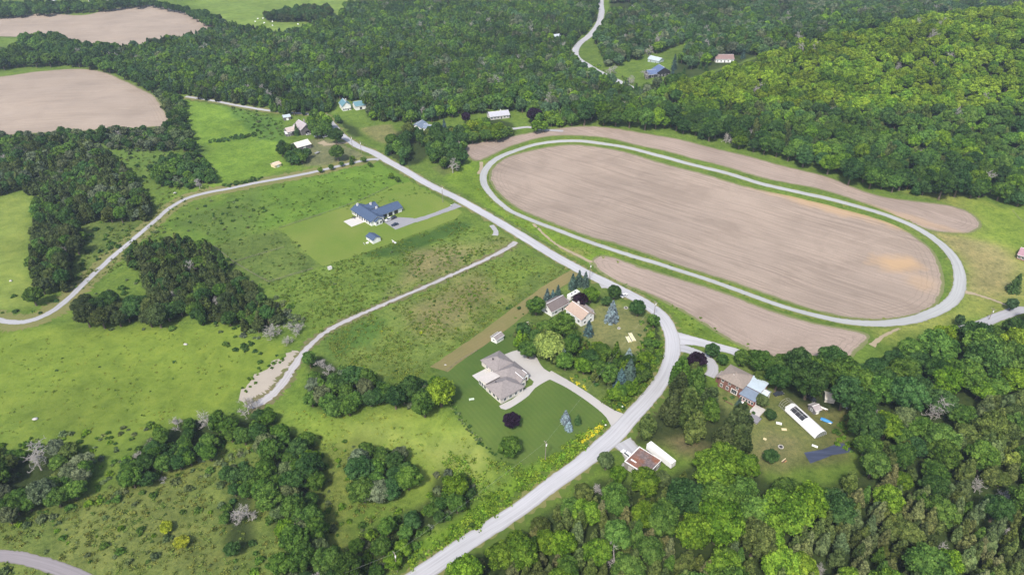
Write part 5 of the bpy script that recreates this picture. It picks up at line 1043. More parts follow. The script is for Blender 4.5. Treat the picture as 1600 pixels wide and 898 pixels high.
b.box('terrace', 1, 8.4, 16.1, 22, -1.5, .15, M_STONE); b.box('vent', 11, 11.4, 20, 20.4, 5, 5.9, M_DARK); b.box('vent', 3, 3.3, 7.5, 7.8, 4.5, 5.6, M_DARK)
# --- white gabled house inside the road bend
b = Bld('gabled_house', 'white house with tan gabled roof among garden trees inside the road bend', 'house', (908, 510), (926, 501.5))
b.wall(0, 8.2, 0, 11.5, 4.2, M_WHITE, 2.4, 'y'); b.gable(0, 8.2, 0, 11.5, 4.2, 2.4, M_TANR, 'y', .5)
b.wall(8.22, 10.8, 3, 11, 3.2, M_WHITE, name='lean_to_wall', z0=-1.9); r = b.shed(8.3, 10.6, 3, 11, 3.35, 3.3, M_GREYR, name='lean_to_roof')
for x in (2.2, 6.0): b.opening('s', 0, x, 1.0, 1.2, 1.4); b.opening('s', 0, x, 3.6, .9, .9)
for y in (2, 5.5, 9): b.opening('w', 0, y, 1.4, 1.4, 1.4); b.opening('e', 10.8, y + 1.5 if y < 9 else 9.6, 1.0, 1.2, 1.3)
c = b.box('chimney', 5.2, 6.0, 8.5, 9.4, 4.5, 7.4, M_STONE)
b = Bld('garage', 'white garage with dark brown gabled roof left of the tan roofed house', 'garage', (862, 495), (883, 483.5))
b.wall(0, 11, 0, 7.6, 3.4, M_WHITE, 2.5, 'x'); b.gable(0, 11, 0, 7.6, 3.4, 2.5, M_BRNR, 'x', .5)
b.opening('w', 0, 3.8, .9, 1.6, 1.3); b.opening('w', 0, 3.8, 3.6, .9, .8); b.opening('s', 0, 3, .9, 1.5, 1.2); b.opening('s', 0, 7.5, .05, 1, 2.1, 'door', M_DARK, 0)
b.wall(11.02, 13.5, 1, 4.2, 2.6, M_WHITE, name='link_wall', z0=-1.8); b.shed(11.1, 13.5, 1, 4.2, 2.7, 2.9, M_GREYR, name='link_roof')
# motorhome
x, y = W1(896, 465); x2, y2 = W1(903, 461); e = empty('motorhome', (x, y, float(T(x, y))), math.atan2(y2 - y, x2 - x), 'white motorhome parked between spruces and the purple tree', 'motorhome')
V = [(-3.7, 0, .5), (3.0, 0, .5), (3.9, 0, .9), (4.0, 0, 1.5), (3.4, 0, 2.0), (3.6, 0, 2.9), (3.2, 0, 3.1), (-3.7, 0, 3.1)]; n = len(V); VV = [(a, -1.2, c) for a, _, c in V] + [(a, 1.2, c) for a, _, c in V]
MB().add(VV, [tuple(range(n)), tuple(range(n, 2 * n))[::-1]] + [(i, i + n, (i + 1) % n + n, (i + 1) % n) for i in range(n)]).build('body', M_TRIM, e, .06)
for a, c in ((-2.6, .9), (-.8, 1.0), (1.2, .9)):
    for sy in (-1, 1): MB().box(a - .45, a + .45, sy * 1.22 - .01, sy * 1.22 + .01, 1.7, 2.4).build('window', M_GLASS, e)
MB().add([(3.46, -1.0, 2.02), (3.98, -1.0, 1.54), (3.98, 1.0, 1.54), (3.46, 1.0, 2.02)], [(0, 1, 2, 3)]).build('windscreen', M_GLASS, e); MB().box(-2, -1.2, -.4, .4, 3.1, 3.35).build('roof_vent', M_DARK, e); MB().box(.6, 1.6, -.4, .4, 3.1, 3.3).build('roof_hatch', M_GLASS, e)
for a in (-2.2, 2.6):
    for sy in (-1, 1): MB().tube((a, sy * 1.0, .42), (a, sy * 1.22, .42), .42, .42, 14).build('wheel', M_BLACK, e)
car('white car on the garage forecourt beside the purple tree', 888.5, 478, 892, 476, (.65, .65, .66)); car('white car beside the dark round tree at the road edge', 975, 463, 978, 461, (.65, .65, .66))
# --- red brick house
b = Bld('brick_house', 'two storey red brick house with brown hipped roof and metal roofed wings', 'house', (1121, 603), (1146, 616))
b.wall(0, 10.6, 0, 10, 5.6, M_BRICK); b.hip(0, 10.6, 0, 10, 5.6, 1.9, M_BRICKR, .6)
d = MB().add([(3.4, 3.6, 6.4), (5.6, 3.6, 6.4), (4.5, 3.6, 7.6), (4.5, 5.8, 7.7), (3.4, 5, 7.0), (5.6, 5, 7.0)], [(0, 1, 2), (0, 2, 3, 4), (1, 5, 3, 2)]).build('dormer', M_BRICKR, b.root)
MB().add([(3.7, 3.57, 6.55), (5.3, 3.57, 6.55), (4.5, 3.57, 7.4)], [(0, 1, 2)]).build('pane', M_TRIM, d)
b.wall(10.62, 17.2, 3.2, 10, 5.2, M_BRICK, name='rear_wing_wall', z0=-1.9); b.shed(10.7, 17.2, 3.2, 10, 5.3, 5.7, M_TIN, .4, name='rear_wing_roof')
b.wall(10.62, 17.4, -1.2, 3.15, 2.9, M_BRICK, name='sunroom_wall', z0=-1.8); b.shed(10.7, 17.4, -1.2, 3.1, 3.0, 4.5, M_SLATE, .3, name='sunroom_roof')
b.wall(-2.2, -.02, 2, 6.5, 2.8, M_BRICK, name='porch_wall', z0=-1.7); b.shed(-2.2, -.05, 2, 6.5, 2.9, 3.1, M_GREYR, .25, name='porch_roof'); b.box('balcony_roof', 17.3, 19.3, 1, 4.2, 2.7, 2.85, M_BRNR)
b.wall(17.22, 19.6, 5, 9, 3.0, M_WHITE, 1.1, 'x', 'small_gable_wall', z0=-1.6); b.gable(17.3, 19.6, 5, 9, 3.0, 1.1, M_TIN, 'x', .3, name='small_gable_roof')
for x in (1.6, 4.4): b.opening('s', 0, x, .9, 1.0, 1.6)
b.opening('s', 0, 7.6, .6, 2.4, 2.0, bars=2, fw=.28)
for x in (1.8, 5.0, 8.6): b.opening('s', 0, x, 3.7, 1.0, 1.3)
for k in range(5): b.opening('s', -1.2, 11.6 + k * 1.25, .8, .85, 1.4, bars=0)
for y in (4.5, 8): b.opening('e', 17.2, y, 3.4, 1.0, 1.2)
for y in (1.5, 8): b.opening('w', 0, y, 3.6, 1.0, 1.3)
b.opening('w', -2.2, 4.2, .7, 1.6, 1.4); b.opening('e', 17.4, 1, .2, 1.0, 2.0, 'door', M_TRIM, 0)
b.box('terrace', 17.45, 22, -5, 0.8, -1, .15, M_STONE); b.box('step', 11, 14, -2.6, -1.3, -1, .2, M_TRIM); b.box('terrace', 19, 23.2, -9, -5.1, -1, .12, paint('dark_paving', (.22, .21, .23), .8, .15, 1.5))
chair_set('patio_table', 'grey garden table and chairs on the brick house terrace', 1172, 630, M_STONE)
x, y = W1(1137.5, 629); x2, y2 = W1(1147, 634.5); e = empty('log_bench', (x, y, float(T(x, y))), math.atan2(y2 - y, x2 - x), 'long brown log lying on the lawn before the brick house', 'log'); MB().tube((-2.2, 0, .22), (2.2, 0, .28), .28, .22, 9).tube((1, 0, .3), (1.4, .5, .7), .09, .05, 6).build('trunk', M_BROWN, e)
# --- greenhouse: hoops, cover, dark opening
b = Bld('hoop_greenhouse', 'long white plastic hoop greenhouse with bare hoops at its upper end', 'greenhouse', (1273, 686), (1216.5, 634.5))
x1, y1 = W1(1216.5, 634.5); Lg = math.hypot(x1 - b.o[0], y1 - b.o[1]); Rg = 3.0; HG = 2.7; mcov = paint('white_plastic', (.74, .74, .74), .3, .06, .5)
def arc(k, n, r=Rg, h=HG): t = math.pi * k / n; return (-r * math.cos(t), h * math.sin(t) + .35)   # (y offset, z)
cy = -Rg; NA = 14; cov = Lg - 5.2; V = []; F = []; hole = (8.3, 17.3)
stt = [0, hole[0], hole[1], cov]
for xx in stt:
    for k in range(NA + 1): a, z = arc(k, NA); V.append((xx, cy + a, z))
for i in range(3):
    for k in range(NA):
        if i == 1 and 6 <= k < 11: continue
        p = i * (NA + 1) + k; F.append((p, p + 1, p + NA + 2, p + NA + 1))
me = MB().add(V, F).build('cover', mcov, b.root); sm = me.modifiers.new('s', 'SOLIDIFY'); sm.thickness = .04
V = []; F = []
for xx in (hole[0] - .05, hole[1] + .05):
    for k in range(6, 12): a, z = arc(k, NA, Rg - .08, HG - .08); V.append((xx, cy + a, z))
MB().add(V, [(k, k + 1, k + 7, k + 6) for k in range(5)]).build('dark_mesh_panel', M_DARK, b.root)
hb = MB()
for i in (0, 2, 4, 6, 8):
    xx = hole[0] + (hole[1] - hole[0]) * i / 8
    for k in range(6, 11): a, z = arc(k, NA, Rg + .03, HG + .03); c, z2 = arc(k + 1, NA, Rg + .03, HG + .03); hb.tube((xx, cy + a, z), (xx, cy + c, z2), .025, .025, 4)
for k in (6, 8, 11): a, z = arc(k, NA, Rg + .03, HG + .03); hb.tube((hole[0], cy + a, z), (hole[1], cy + a, z), .04, .04, 4)
hb.build('panel_rib', M_TRIM, b.root)
for i in range(6):
    m = MB(); xx = cov + .1 + 5.1 * i / 5
    for k in range(NA): a, z = arc(k, NA); c, z2 = arc(k + 1, NA); m.tube((xx, cy + a, z), (xx, cy + c, z2), .05, .05, 5)
    m.tube((xx, cy - Rg, -1), (xx, cy - Rg, .36), .05, .05, 5).tube((xx, cy + Rg, -1), (xx, cy + Rg, .36), .05, .05, 5).build('hoop', M_GALV, b.root)
m = MB()
for k in (2, 7, 12): a, z = arc(k, NA); m.tube((cov, cy + a, z), (Lg, cy + a, z), .04, .04, 4)
m.tube((0, cy - Rg, .35), (Lg, cy - Rg, .35), .07, .07, 4).tube((0, cy + Rg, .35), (Lg, cy + Rg, .35), .07, .07, 4).build('rail', M_GALV, b.root)
V = [(.06, cy + arc(k, NA, Rg - .05, HG - .05)[0], arc(k, NA, Rg - .05, HG - .05)[1]) for k in range(NA + 1)]; MB().add(V, [tuple(range(NA + 1))]).build('end_wall', paint('dull_end_net', (.2, .22, .2), .8, .2, 2), b.root)
m = MB()
for yy in (-1.5, -.5, .5, 1.5): m.tube((-.02, cy + yy, -.6), (-.02, cy + yy, HG * math.sqrt(1 - (yy / Rg) ** 2) + .3), .05, .05, 4)
m.build('end_frame', M_GALV, b.root)
def crate_stack(name, label, px, py, items, cat):
    x, y = W1(px, py); e = empty(name, (x, y, float(T(x, y))), R_.uniform(0, 3), label, cat)
    for nm, (a, b_, c, d, z0, z1), mt in items: MB().box(a, b_, c, d, z0, z1).build(nm, mt, e, .02)
    return e
crate_stack('potting_bench', 'white bench and trays under the bare greenhouse hoops', 1232, 637, [('benchtop', (-1.6, 1.6, -.5, .5, .75, .83), M_TRIM), ('leg', (-1.5, -1.4, -.4, .4, -.2, .75), M_TRIM), ('leg', (1.4, 1.5, -.4, .4, -.2, .75), M_TRIM), ('tray', (-1, .2, -.35, .35, .83, .95), M_WHITE)], 'bench')
# garden cloth
sheet('garden_cloth', [(1256, 707), (1285, 702), (1305, 694), (1317, 692), (1326, 697), (1334, 704), (1320, 708), (1300, 711), (1285, 717), (1266, 724)], paint('woven_cloth', (.045, .055, .09), .5, .45, .35, streak=(.25, 2.5, 1)), .12, step=1.0, rag=.05, sm=1, kind='thing'); bpy.context.view_layer.update()
gc = [o for o in COL.objects if o.name.startswith('garden_cloth')][0]; tag(gc, 'dark blue-grey woven garden cloth spread on the ground below the greenhouse', 'ground cloth')
# --- rusty roofed garage and trailer
b = Bld('flat_roof_garage', 'block garage with rusty flat roof and white edges beside the road', 'garage', (1009, 752), (1031, 729))
xq, yq = W1(978.5, 731); L1 = math.hypot(*(np.array(W1(1031, 729)) - b.o)); L2 = math.hypot(xq - b.o[0], yq - b.o[1])
L1, L2 = 10.0, 9.9
b.wall(0, L1, 0, L2, 3.3, paint('dull_block', (.24, .22, .2), .8, .2, 2)); b.box('roof', .25, L1 - .25, .25, L2 - .25, 3.3, 3.42, rustmat())
pr = MB().box(-.1, .25, -.1, L2 + .1, 3.31, 3.62).box(.25, L1 + .1, L2 - .25, L2 + .1, 3.31, 3.62).box(.25, L1 + .1, -.1, .1, 3.31, 3.5).box(L1 - .15, L1 + .1, .1, L2 - .25, 3.31, 3.5).build('parapet', M_TRIM, b.root)
b.box('skylight', 2.2, 2.7, L2 - 3.6, L2 - 1.2, 3.42, 3.6, M_TRIM)
for y in (2.6, 6.6): b.opening('w', 0, y, 0, 2.7, 2.5, 'garage_door', M_STONE, 0, M_STONE)
b.opening('s', 0, 4, 1, 1.4, 1.0); b.opening('s', 0, 8, .05, 1, 2.1, 'door', M_DARK, 0)
x, y = W1(1033, 724); xa, ya = W1(1014, 703); xb, yb = W1(1049, 731)
e = empty('semi_trailer', ((xa + xb) / 2, (ya + yb) / 2, float(T((xa + xb) / 2, (ya + yb) / 2))), math.atan2(yb - ya, xb - xa), 'long white box trailer parked behind the rusty roofed garage', 'trailer')
LT = 6.3; bd = MB().box(-LT, LT, -1.25, 1.25, 1.1, 3.9).build('body', M_TRIM, e, .04); MB().box(-LT + .1, LT - .1, -1.15, 1.15, 3.9, 3.94).build('roof', mcov, e)
for a in (-5.2, -3.9):
    for sy in (-1, 1): MB().tube((a, sy * .8, .5), (a, sy * 1.2, .5), .5, .5, 14).build('wheel', M_BLACK, e)
MB().box(-LT + .5, LT - .5, -.5, .5, .8, 1.1).build('chassis', M_DARK, e); MB().box(3.6, 3.8, -.9, -.7, 0, 1.1).box(3.6, 3.8, .7, .9, 0, 1.1).build('landing_leg', M_GALV, e)
for sy in (-.63, .63): MB().box(LT, LT + .05, sy - .58, sy + .58, 1.2, 3.8).build('door', M_TRIM, e)
car('white pickup car parked at the rusty roofed garage', 979, 711, 973, 706, (.68, .68, .69), L=5.2, kind='suv', H=1.7)
# --- yard clutter by the greenhouse
gable_shed('utility_shed', 'small shed with mauve grey roof among the clutter behind the greenhouse', (1272, 648), (1281, 645), 3.8, 2.3, 1.0, M_OLDW, M_OLDR, 'x')
gable_shed('canvas_shelter', 'cream canvas shelter at the wood edge behind the greenhouse', (1288, 628), (1303, 630.5), 4.2, 2.2, 1.2, M_CREAM, M_CREAMR, 'x', door=False, win=False)
x, y = W1(1291, 658); e = empty('covered_boat', (x, y, float(T(x, y))), -.6, 'small bright blue covered boat on the grass at the wood edge', 'boat')
V = []; F = []; ns, nr_ = 9, 7
for i in range(ns):
    s_ = i / (ns - 1); w_ = .85 * (math.sin(math.pi * min(1, s_ * 1.0 + .12)) ** .6 if s_ < .9 else .1); 
    for k in range(nr_): a = math.pi * k / (nr_ - 1); V.append((-2.3 + 4.6 * s_, -w_ * math.cos(a), .3 + .75 * math.sin(a) * (1 - .5 * abs(s_ - .4))))
for i in range(ns - 1):
    for k in range(nr_ - 1): p = i * nr_ + k; F.append((p, p + 1, p + nr_ + 1, p + nr_))
o = MB().add(V, F).build('cover', paint('blue_cover', (.04, .22, .5), .5, .1, 1), e); sm = o.modifiers.new('s', 'SOLIDIFY'); sm.thickness = .05; MB().box(-2.2, 2.0, -.6, .6, .02, .35).build('hull', M_TRIM, e, .1)
car('dark car parked under the trees behind the greenhouse', 1267, 624, 1262, 620, (.03, .03, .04)); car('dark car on the drive between brick house and greenhouse', 1216, 616.5, 1222, 615, (.04, .045, .06))
crate_stack('scrap_heap', 'heap of white and grey boards at the wood edge near the greenhouse', 1321, 634, [('board', (-1.8, 1.4, -.3, .2, 0, .25), M_TRIM), ('board', (-.6, 2, -1.0, -.5, 0, .2), M_STONE), ('board', (-1.2, -.6, -1, 1.4, .1, .35), M_TRIM), ('crate', (.2, 1.1, .3, 1.1, 0, .7), M_GALV)], 'boards')
crate_stack('pallet_stack', 'white boards stacked behind the mauve roofed shed', 1286, 637, [('board', (-2, 1.6, -.2, .1, 0, .3), M_TRIM), ('board', (-1.4, 2, .3, .6, 0, .25), M_TRIM), ('board', (-2, .5, .9, 1.1, 0, .25), M_BROWN)], 'boards')
for i, (px, py, m_, w, l_, lab) in enumerate([(1217, 661.5, M_TRIM, 1.1, 2.2, 'white garden frame on the dry lawn, upper one of two'), (1225, 671, M_WOOD, 1.0, 2.0, 'cream garden frame on the dry lawn, lower one of two'), (1273, 697, M_TRIM, .8, 2.2, 'pale raised bed beside the dark garden cloth'), (1195, 686, M_WOOD, .9, 1.2, 'low pale board on the dry lawn')]):
    x, y = W1(px, py); e = empty('raised_bed', (x, y, float(T(x, y))), R_.uniform(-.4, .4) - .3, lab, 'garden bed'); MB().box(-l_ / 2, l_ / 2, -w / 2, -w / 2 + .12, -.1, .35).box(-l_ / 2, l_ / 2, w / 2 - .12, w / 2, -.1, .35).box(-l_ / 2, -l_ / 2 + .12, -w / 2 + .12, w / 2 - .12, -.1, .35).box(l_ / 2 - .12, l_ / 2, -w / 2 + .12, w / 2 - .12, -.1, .35).build('frame', m_, e); MB().box(-l_ / 2 + .12, l_ / 2 - .12, -w / 2 + .12, w / 2 - .12, -.1, .25).build('lid', m_, e)
def firepit(px, py, lab, r=.9):
    x, y = W1(px, py); e = empty('fire_pit', (x, y, float(T(x, y))), 0, lab, 'fire pit'); m = MB()
    for k in range(10): a = k * .628; m.tube((r * math.cos(a), r * math.sin(a), -.1), (r * math.cos(a), r * math.sin(a), .35), .24, .2, 6)
    m.build('stone_ring', M_STONE, e); MB().tube((0, 0, -.1), (0, 0, .1), r * .8, r * .8, 14).build('ash', M_DARK, e)
firepit(1220, 698, 'dark fire pit on the dry lawn left of the garden cloth'); firepit(978, 481, 'dark stone ring on the lawn between the road trees'); firepit(967, 513, 'small stone ring on the dry yard above the pale boards', .6)
crate_stack('log_pile', 'orange-brown cut logs beside the round dark lawn tree', 1225, 720, [('log', (-1.5, 1.1, -.25, .1, 0, .35), M_BROWN), ('log', (-1, 1.5, .2, .5, 0, .3), M_WOOD), ('log', (-.4, .9, -.7, -.4, 0, .3), paint('orange_wood', (.4, .22, .1), .8, .15, 3))], 'logs')
crate_stack('log_pile', 'reddish scattered wood pile at the left edge of the garden trees', 822, 506, [('log', (-1.9, 1.1, -.25, .1, 0, .35), paint('red_wood', (.3, .13, .1), .8, .2, 3)), ('log', (-1, 1.9, .5, .8, 0, .3), M_STONE), ('log', (-.4, 1.5, -1.2, -.9, 0, .3), M_OLDR), ('log', (-1.7, -1.3, -1.2, 1.6, 0, .25), M_TRIM)], 'wood pile')
for px, py, qx, qy, L, lab in ((987.5, 526.5, 984, 520, 6.0, 'pale play board on the dry yard, longer right one'), (982, 530, 979, 524, 4.2, 'pale play board on the dry yard, shorter left one')):
    x, y = W1(px, py); x2, y2 = W1(qx, qy); e = empty('sandbox_lane', (x, y, float(T(x, y))), math.atan2(y2 - y, x2 - x), lab, 'play board'); MB().box(-L / 2, L / 2, -.7, .7, -.1, .22).build('bed', M_WOOD, e); MB().box(-L / 2 - .1, L / 2 + .1, -.8, -.7, -.1, .3).box(-L / 2 - .1, L / 2 + .1, .7, .8, -.1, .3).build('side_board', M_TRIM, e)
x, y = W1(737, 625); e = empty('garden_bench', (x, y, float(T(x, y))), .2, 'pale green slatted bench on the lawn left of the grey roofed house', 'bench'); mg = paint('pale_green_paint', (.5, .58, .48), .6, .08, 2); MB().box(-1.1, 1.1, -.3, .3, .42, .5).build('seat', mg, e); MB().box(-1.1, 1.1, .27, .33, .55, .95).build('backrest', mg, e)
for a in (-.9, .9): MB().box(a - .06, a + .06, -.25, .3, -.1, .42).build('leg', mg, e)
# --- old barns
b = Bld('old_barn', 'old grey barn with weathered tin gable roof beyond the lane', 'barn', (472, 212), (487, 208))
b.wall(0, 10, 0, 14, 4.6, M_OLDW, 3.4, 'y'); b.gable(0, 10, 0, 14, 4.6, 3.4, M_OLDR, 'y', .4); b.opening('s', 0, 5, 0, 3.2, 3, 'barn_door', M_DARK, 0, M_OLDW); b.opening('s', 0, 5, 5.2, 1.2, 1.2, frame=M_OLDW); b.box('chimney', 7.2, 8, 9, 9.8, 5, 9.2, M_OLDR)
b.wall(-9.2, -.03, 5, 12, 3.6, M_OLDW, 2.2, 'x', 'side_wing_wall', z0=-1.9); b.gable(-9.2, 0, 5, 12, 3.6, 2.2, M_CREAMR if False else paint('rosy_tin_roof', (.44, .37, .34), .6, .2, .9), 'x', .3, name='side_wing_roof'); b.opening('s', 5, -4.6, .4, 2, 2.2, 'door', M_DARK, 0, M_OLDW)
gable_shed('tin_shed', 'small shed with pale blue tin roof behind the old barn', (444, 189), (455, 187), 6, 2.8, 1.1, M_OLDW, M_TIN, 'x', win=False); gable_shed('low_shed', 'low white roofed shed in front of the old barn wing', (448, 214), (456, 212.5), 6, 2.4, .8, M_OLDW, mcov, 'x', win=False)
gable_shed('cream_roof_barn', 'small barn with broad cream tin roof by the grey yard', (466, 237), (487, 231), 10, 3.2, 2.2, M_OLDW, M_CREAMR, 'x', win=False, cat='barn')
gable_shed('field_shelter', 'low field shelter with orange-cream roof in the green pasture', (430, 263), (440, 259.5), 5, 2.0, .8, M_WOOD, paint('orange_cream_roof', (.6, .42, .3), .6, .12, 1), 'x', win=False, cat='shelter')
for i, (px, py, col, lab) in enumerate([(483, 211, (.5, .5, .5), 'grey car among machinery before the old barn'), (496, 214, (.6, .6, .62), 'pale car beside the old barn yard'), (509, 214.5, (.7, .7, .7), 'white car at the roadside by the barns')]): car(lab, px, py, px + 4, py - 1, col)
crate_stack('farm_trailer', 'small grey farm trailer standing on the barn yard', 496, 240, [('deck', (-2, 2, -.9, .9, .6, .7), M_GALV), ('side', (-2, 2, -.92, -.86, .7, 1.1), M_STONE), ('side', (-2, 2, .86, .92, .7, 1.1), M_STONE), ('wheel', (-.4, .4, -1.1, -.92, 0, .7), M_BLACK), ('wheel', (-.4, .4, .92, 1.1, 0, .7), M_BLACK), ('drawbar', (2, 3.6, -.08, .08, .5, .6), M_GALV)], 'trailer')
# --- houses beyond the junction and far houses
def far_house(name, label, p0, p1, d, h, rise, wallm, roofm, L=None, axis='x', wing=None, chim=False, cat='house', nwin=4, wings=M_GREYR):
    b = Bld(name, label, cat, p0, p1); x1, y1 = W1(*p1); L = L or math.hypot(x1 - b.o[0], y1 - b.o[1]); b.wall(0, L, 0, d, h, wallm, rise, axis); b.gable(0, L, 0, d, h, rise, roofm, axis, .5)
    for k in range(nwin):
        u = L * (k + .5) / nwin
        (b.opening('s', 0, u, .05, 1.0, 2.1, 'door', M_DARK, 0) if k == nwin // 2 else b.opening('s', 0, u, .8, 1.3, 1.3))
    b.opening('e', L, d / 2, .8, 1.3, 1.3); b.opening('w', 0, d / 2, .8, 1.3, 1.3)
    if wing:
        x0, xw, y0, yw, hh, rr, ax = wing; b.wall(x0, xw, y0, yw, hh, wallm, rr, ax, 'wing_wall', z0=-1.9); b.gable(x0, xw, y0, yw, hh, rr, roofm, ax, .4, name='wing_roof'); b.opening('s', y0, (x0 + xw) / 2, .3, 2.0, 2.0, 'garage_door', M_DARK, 0)
    if chim: b.box('chimney', L * .6, L * .6 + .9, d * .5, d * .5 + .9, h, h + rise + 1.2, M_STONE)
    return b
far_house('teal_roof_house', 'white house with teal gabled roofs and dormer beyond the junction', (536, 174), (549, 172), 11, 4.5, 3, M_WHITE, M_TEAL, wing=(10.5, 20, -3, 6, 3.6, 2.6, 'x'), axis='y', chim=True)
far_house('white_bungalow', 'white bungalow with slate roof and projecting gable above the roadside farmyard', (643, 205), (657, 207), 11, 3.8, 2.2, M_WHITE, M_SLATE, L=9, axis='y', wing=(9.02, 22, 2, 10, 3.0, 2.0, 'x'))
far_house('long_bungalow', 'long bungalow with pale grey roof beside a dark purple tree', (766, 188), (796, 184.5), 9, 3.0, 2.2, M_STONE, paint('pale_grey_shingle', (.38, .38, .42), .8, .12, 1), axis='x', chim=True, nwin=6)
far_house('roadside_cottage', 'white cottage mostly hidden by roadside farmyard trees', (615, 234), (625, 232), 7, 3, 2, M_WHITE, mcov); far_house('hidden_shed_house', 'small white building behind the farmyard trees, right one', (682, 242), (690, 240), 6, 2.8, 1.8, M_WHITE, M_GREYR, nwin=2, cat='building')
far_house('far_dark_cottage', 'small dark red-roofed cottage at the wood edge right of the long bungalow', (826, 175), (836, 174), 7, 2.8, 1.8, M_BROWN, paint('dull_red_roof', (.3, .14, .12), .8, .15, 1), nwin=2, cat='cottage')
far_house('far_blue_house', 'far house with steep blue gabled roofs among trees', (1026, 121), (1047, 119), 11, 4.5, 4, M_DARK, paint('blue_slate', (.10, .14, .25), .5, .15, 1), axis='y', wing=(-9, 0, 0, 8, 3.2, 3, 'x'))
far_house('far_white_barn', 'long pale roofed barn in the woods left of the far blue house', (1012, 97), (1029, 99), 9, 3.5, 2, M_TIN, M_TIN, nwin=2, cat='barn'); far_house('far_brown_house', 'far house with brown roof and white front on the cleared hillside', (1118, 98), (1146, 98), 11, 3.4, 2.8, M_TRIM, paint('brown_far_roof', (.22, .15, .14), .85, .15, 1), nwin=5)
far_house('far_highway_house', 'far pale roofed house left of the winding road', (864, 63), (876, 62), 9, 3, 2, M_WHITE, paint('pale_blue_roof', (.4, .44, .5), .7, .1, 1), nwin=2); far_house('park_house', 'house with rosy roof at the right edge of the dry park grass', (1588, 404), (1612, 412), 10, 2.8, 2.0, M_BRICK, paint('rosy_roof', (.33, .2, .23), .8, .15, 1), nwin=4)
far_house('top_left_house', 'tiny far house above the top left field', (76, 8), (86, 7), 9, 4, 2.5, M_WHITE, M_STONE, nwin=2); far_house('top_left_barn', 'long white roofed barn at the top left edge', (142, 5), (160, 2.5), 9, 3.5, 1.8, M_STONE, mcov, nwin=2, cat='barn')
x, y = W1(1120, 90); e = empty('swimming_pool', (x, y, float(T(x, y))), .1, 'white rimmed pool deck behind the far brown roofed house', 'pool'); MB().box(-7, 7, -5, 5, -1, .5).build('deck', M_TRIM, e); MB().box(-3, 3, -2, 2, .5, .55).build('water_basin', paint('pool_blue', (.1, .2, .25), .1, .05), e)
for i, (px, py) in enumerate([(403, 30.5), (411, 30), (399, 35), (413, 37), (426, 35), (426, 41), (466, 39), (474, 41)]):
    x, y = W1(px, py); o = MB().tube((-.8, 0, .75), (.8, 0, .75), .75, .75, 14).build('hay_bale', M_TRIM, None, .05); o.location = (x, y, float(T(x, y))); o.rotation_euler = (0, 0, R_.uniform(0, 3)); tag(o, ('first second third fourth fifth sixth seventh eighth'.split())[sorted([399, 403, 411, 413, 426, 426.5, 466, 474]).index({(426, 41): 426.5}.get((px, py), px))] + ' white wrapped bale from the left on the far pasture', 'hay bale', 'white bales on the far pasture')
# --- utility poles and wires
PT = []
def pole(px, py, lab, h=10.5, lamp=False):
    x, y = W1(px, py); z = float(T(x, y)); e = empty('utility_pole', (x, y, z), -.9, lab, 'utility pole', 'wooden poles along the road'); MB().tube((0, 0, -.5), (0, 0, h), .17, .12, 8).build('post', M_POLE, e); MB().box(-1.1, 1.1, -.07, .07, h - .9, h - .75).build('crossarm', M_POLE, e)
    for a in (-1, 0, 1): MB().tube((a, 0, h - .75), (a, 0, h - .45), .06, .05, 6).build('insulator', M_STONE, e)
    MB().tube((.3, 0, h - 2.4), (.3, 0, h - 1.5), .22, .22, 8).build('transformer', M_TRIM, e); PT.append((x, y, z + h - .45)); return e
pole(621, 893, 'utility pole at the bottom beside the lower road'); pole(852, 719, 'utility pole on the bank below the dark lawn'); pole(1021, 497, 'utility pole at the road edge inside the bend'); pole(921, 437, 'utility pole beside the road near the spruce cluster'); pole(692, 316, 'utility pole at the end of the ranch driveway', 12); pole(565, 240, 'utility pole at the junction, nearer one', 10); pole(551, 232, 'utility pole at the junction, farther one', 10); pole(718, 238, 'white based utility pole by the tilled strip', 9)
pole(1545, 499, 'lamp pole standing on the dry park grass', 7)
def wire(a, b, sag=.9):
    m = MB(); a = Vector(a); b = Vector(b); pv = a
    for i in range(1, 13): t_ = i / 12; q_ = a.lerp(b, t_) - Vector((0, 0, sag * 4 * t_ * (1 - t_))); m.tube(pv, q_, .016, .016, 4, False); pv = q_
    return m
M_WIRE = paint('pale_wire', (.35, .36, .33), .5, .05)
for a, b_, lab in ((0, 1, 'lowest power line span above the roadside bank'), (1, 2, 'power line span passing over the garden trees'), (2, 3, 'power line span along the inside of the road bend'), (3, 4, 'long power line span along the road beside the lots'), (4, 5, 'power line span reaching the junction')):
    for k in range(1): o = wire(PT[a], PT[b_]).build('power_line', M_WIRE); tag(o, lab, 'power line')
x, y = W1(640, 800); o = wire(PT[0], (x - 80, y - 60, 9)).build('power_line', M_WIRE); tag(o, 'power line leaving the frame at the bottom', 'power line')
# --- fences
def fence(name, label, pts, h=1.1, step=3.0, mat=M_POLE, rails=2, cat='fence'):
    wp = pts_world(pts); e = empty(name, (wp[0][0], wp[0][1], float(T(*wp[0]))), 0, label, cat); x0, y0, z0 = e.location; rl = MB(); ps = []; prev = None
    for a, b_ in zip(wp[:-1], wp[1:]):
        n = max(1, int(np.linalg.norm(b_ - a) / step))
        for i in range(n + (1 if b_ is wp[-1] else 0)): q_ = a + (b_ - a) * i / n; ps.append((q_[0] - x0, q_[1] - y0, float(T(*q_)) - z0))
    ps = ps[:100]
    for p_ in ps: MB().tube((p_[0], p_[1], p_[2] - .3), (p_[0], p_[1], p_[2] + h), .07, .06, 5).build('post', mat, e)
    for u, v in zip(ps[:-1], ps[1:]):
        for k in range(rails): zz = h * (k + 1) / rails - .1; rl.tube((u[0], u[1], u[2] + zz), (v[0], v[1], v[2] + zz), .035, .035, 4, False)
    rl.build('rail', mat, e); return e
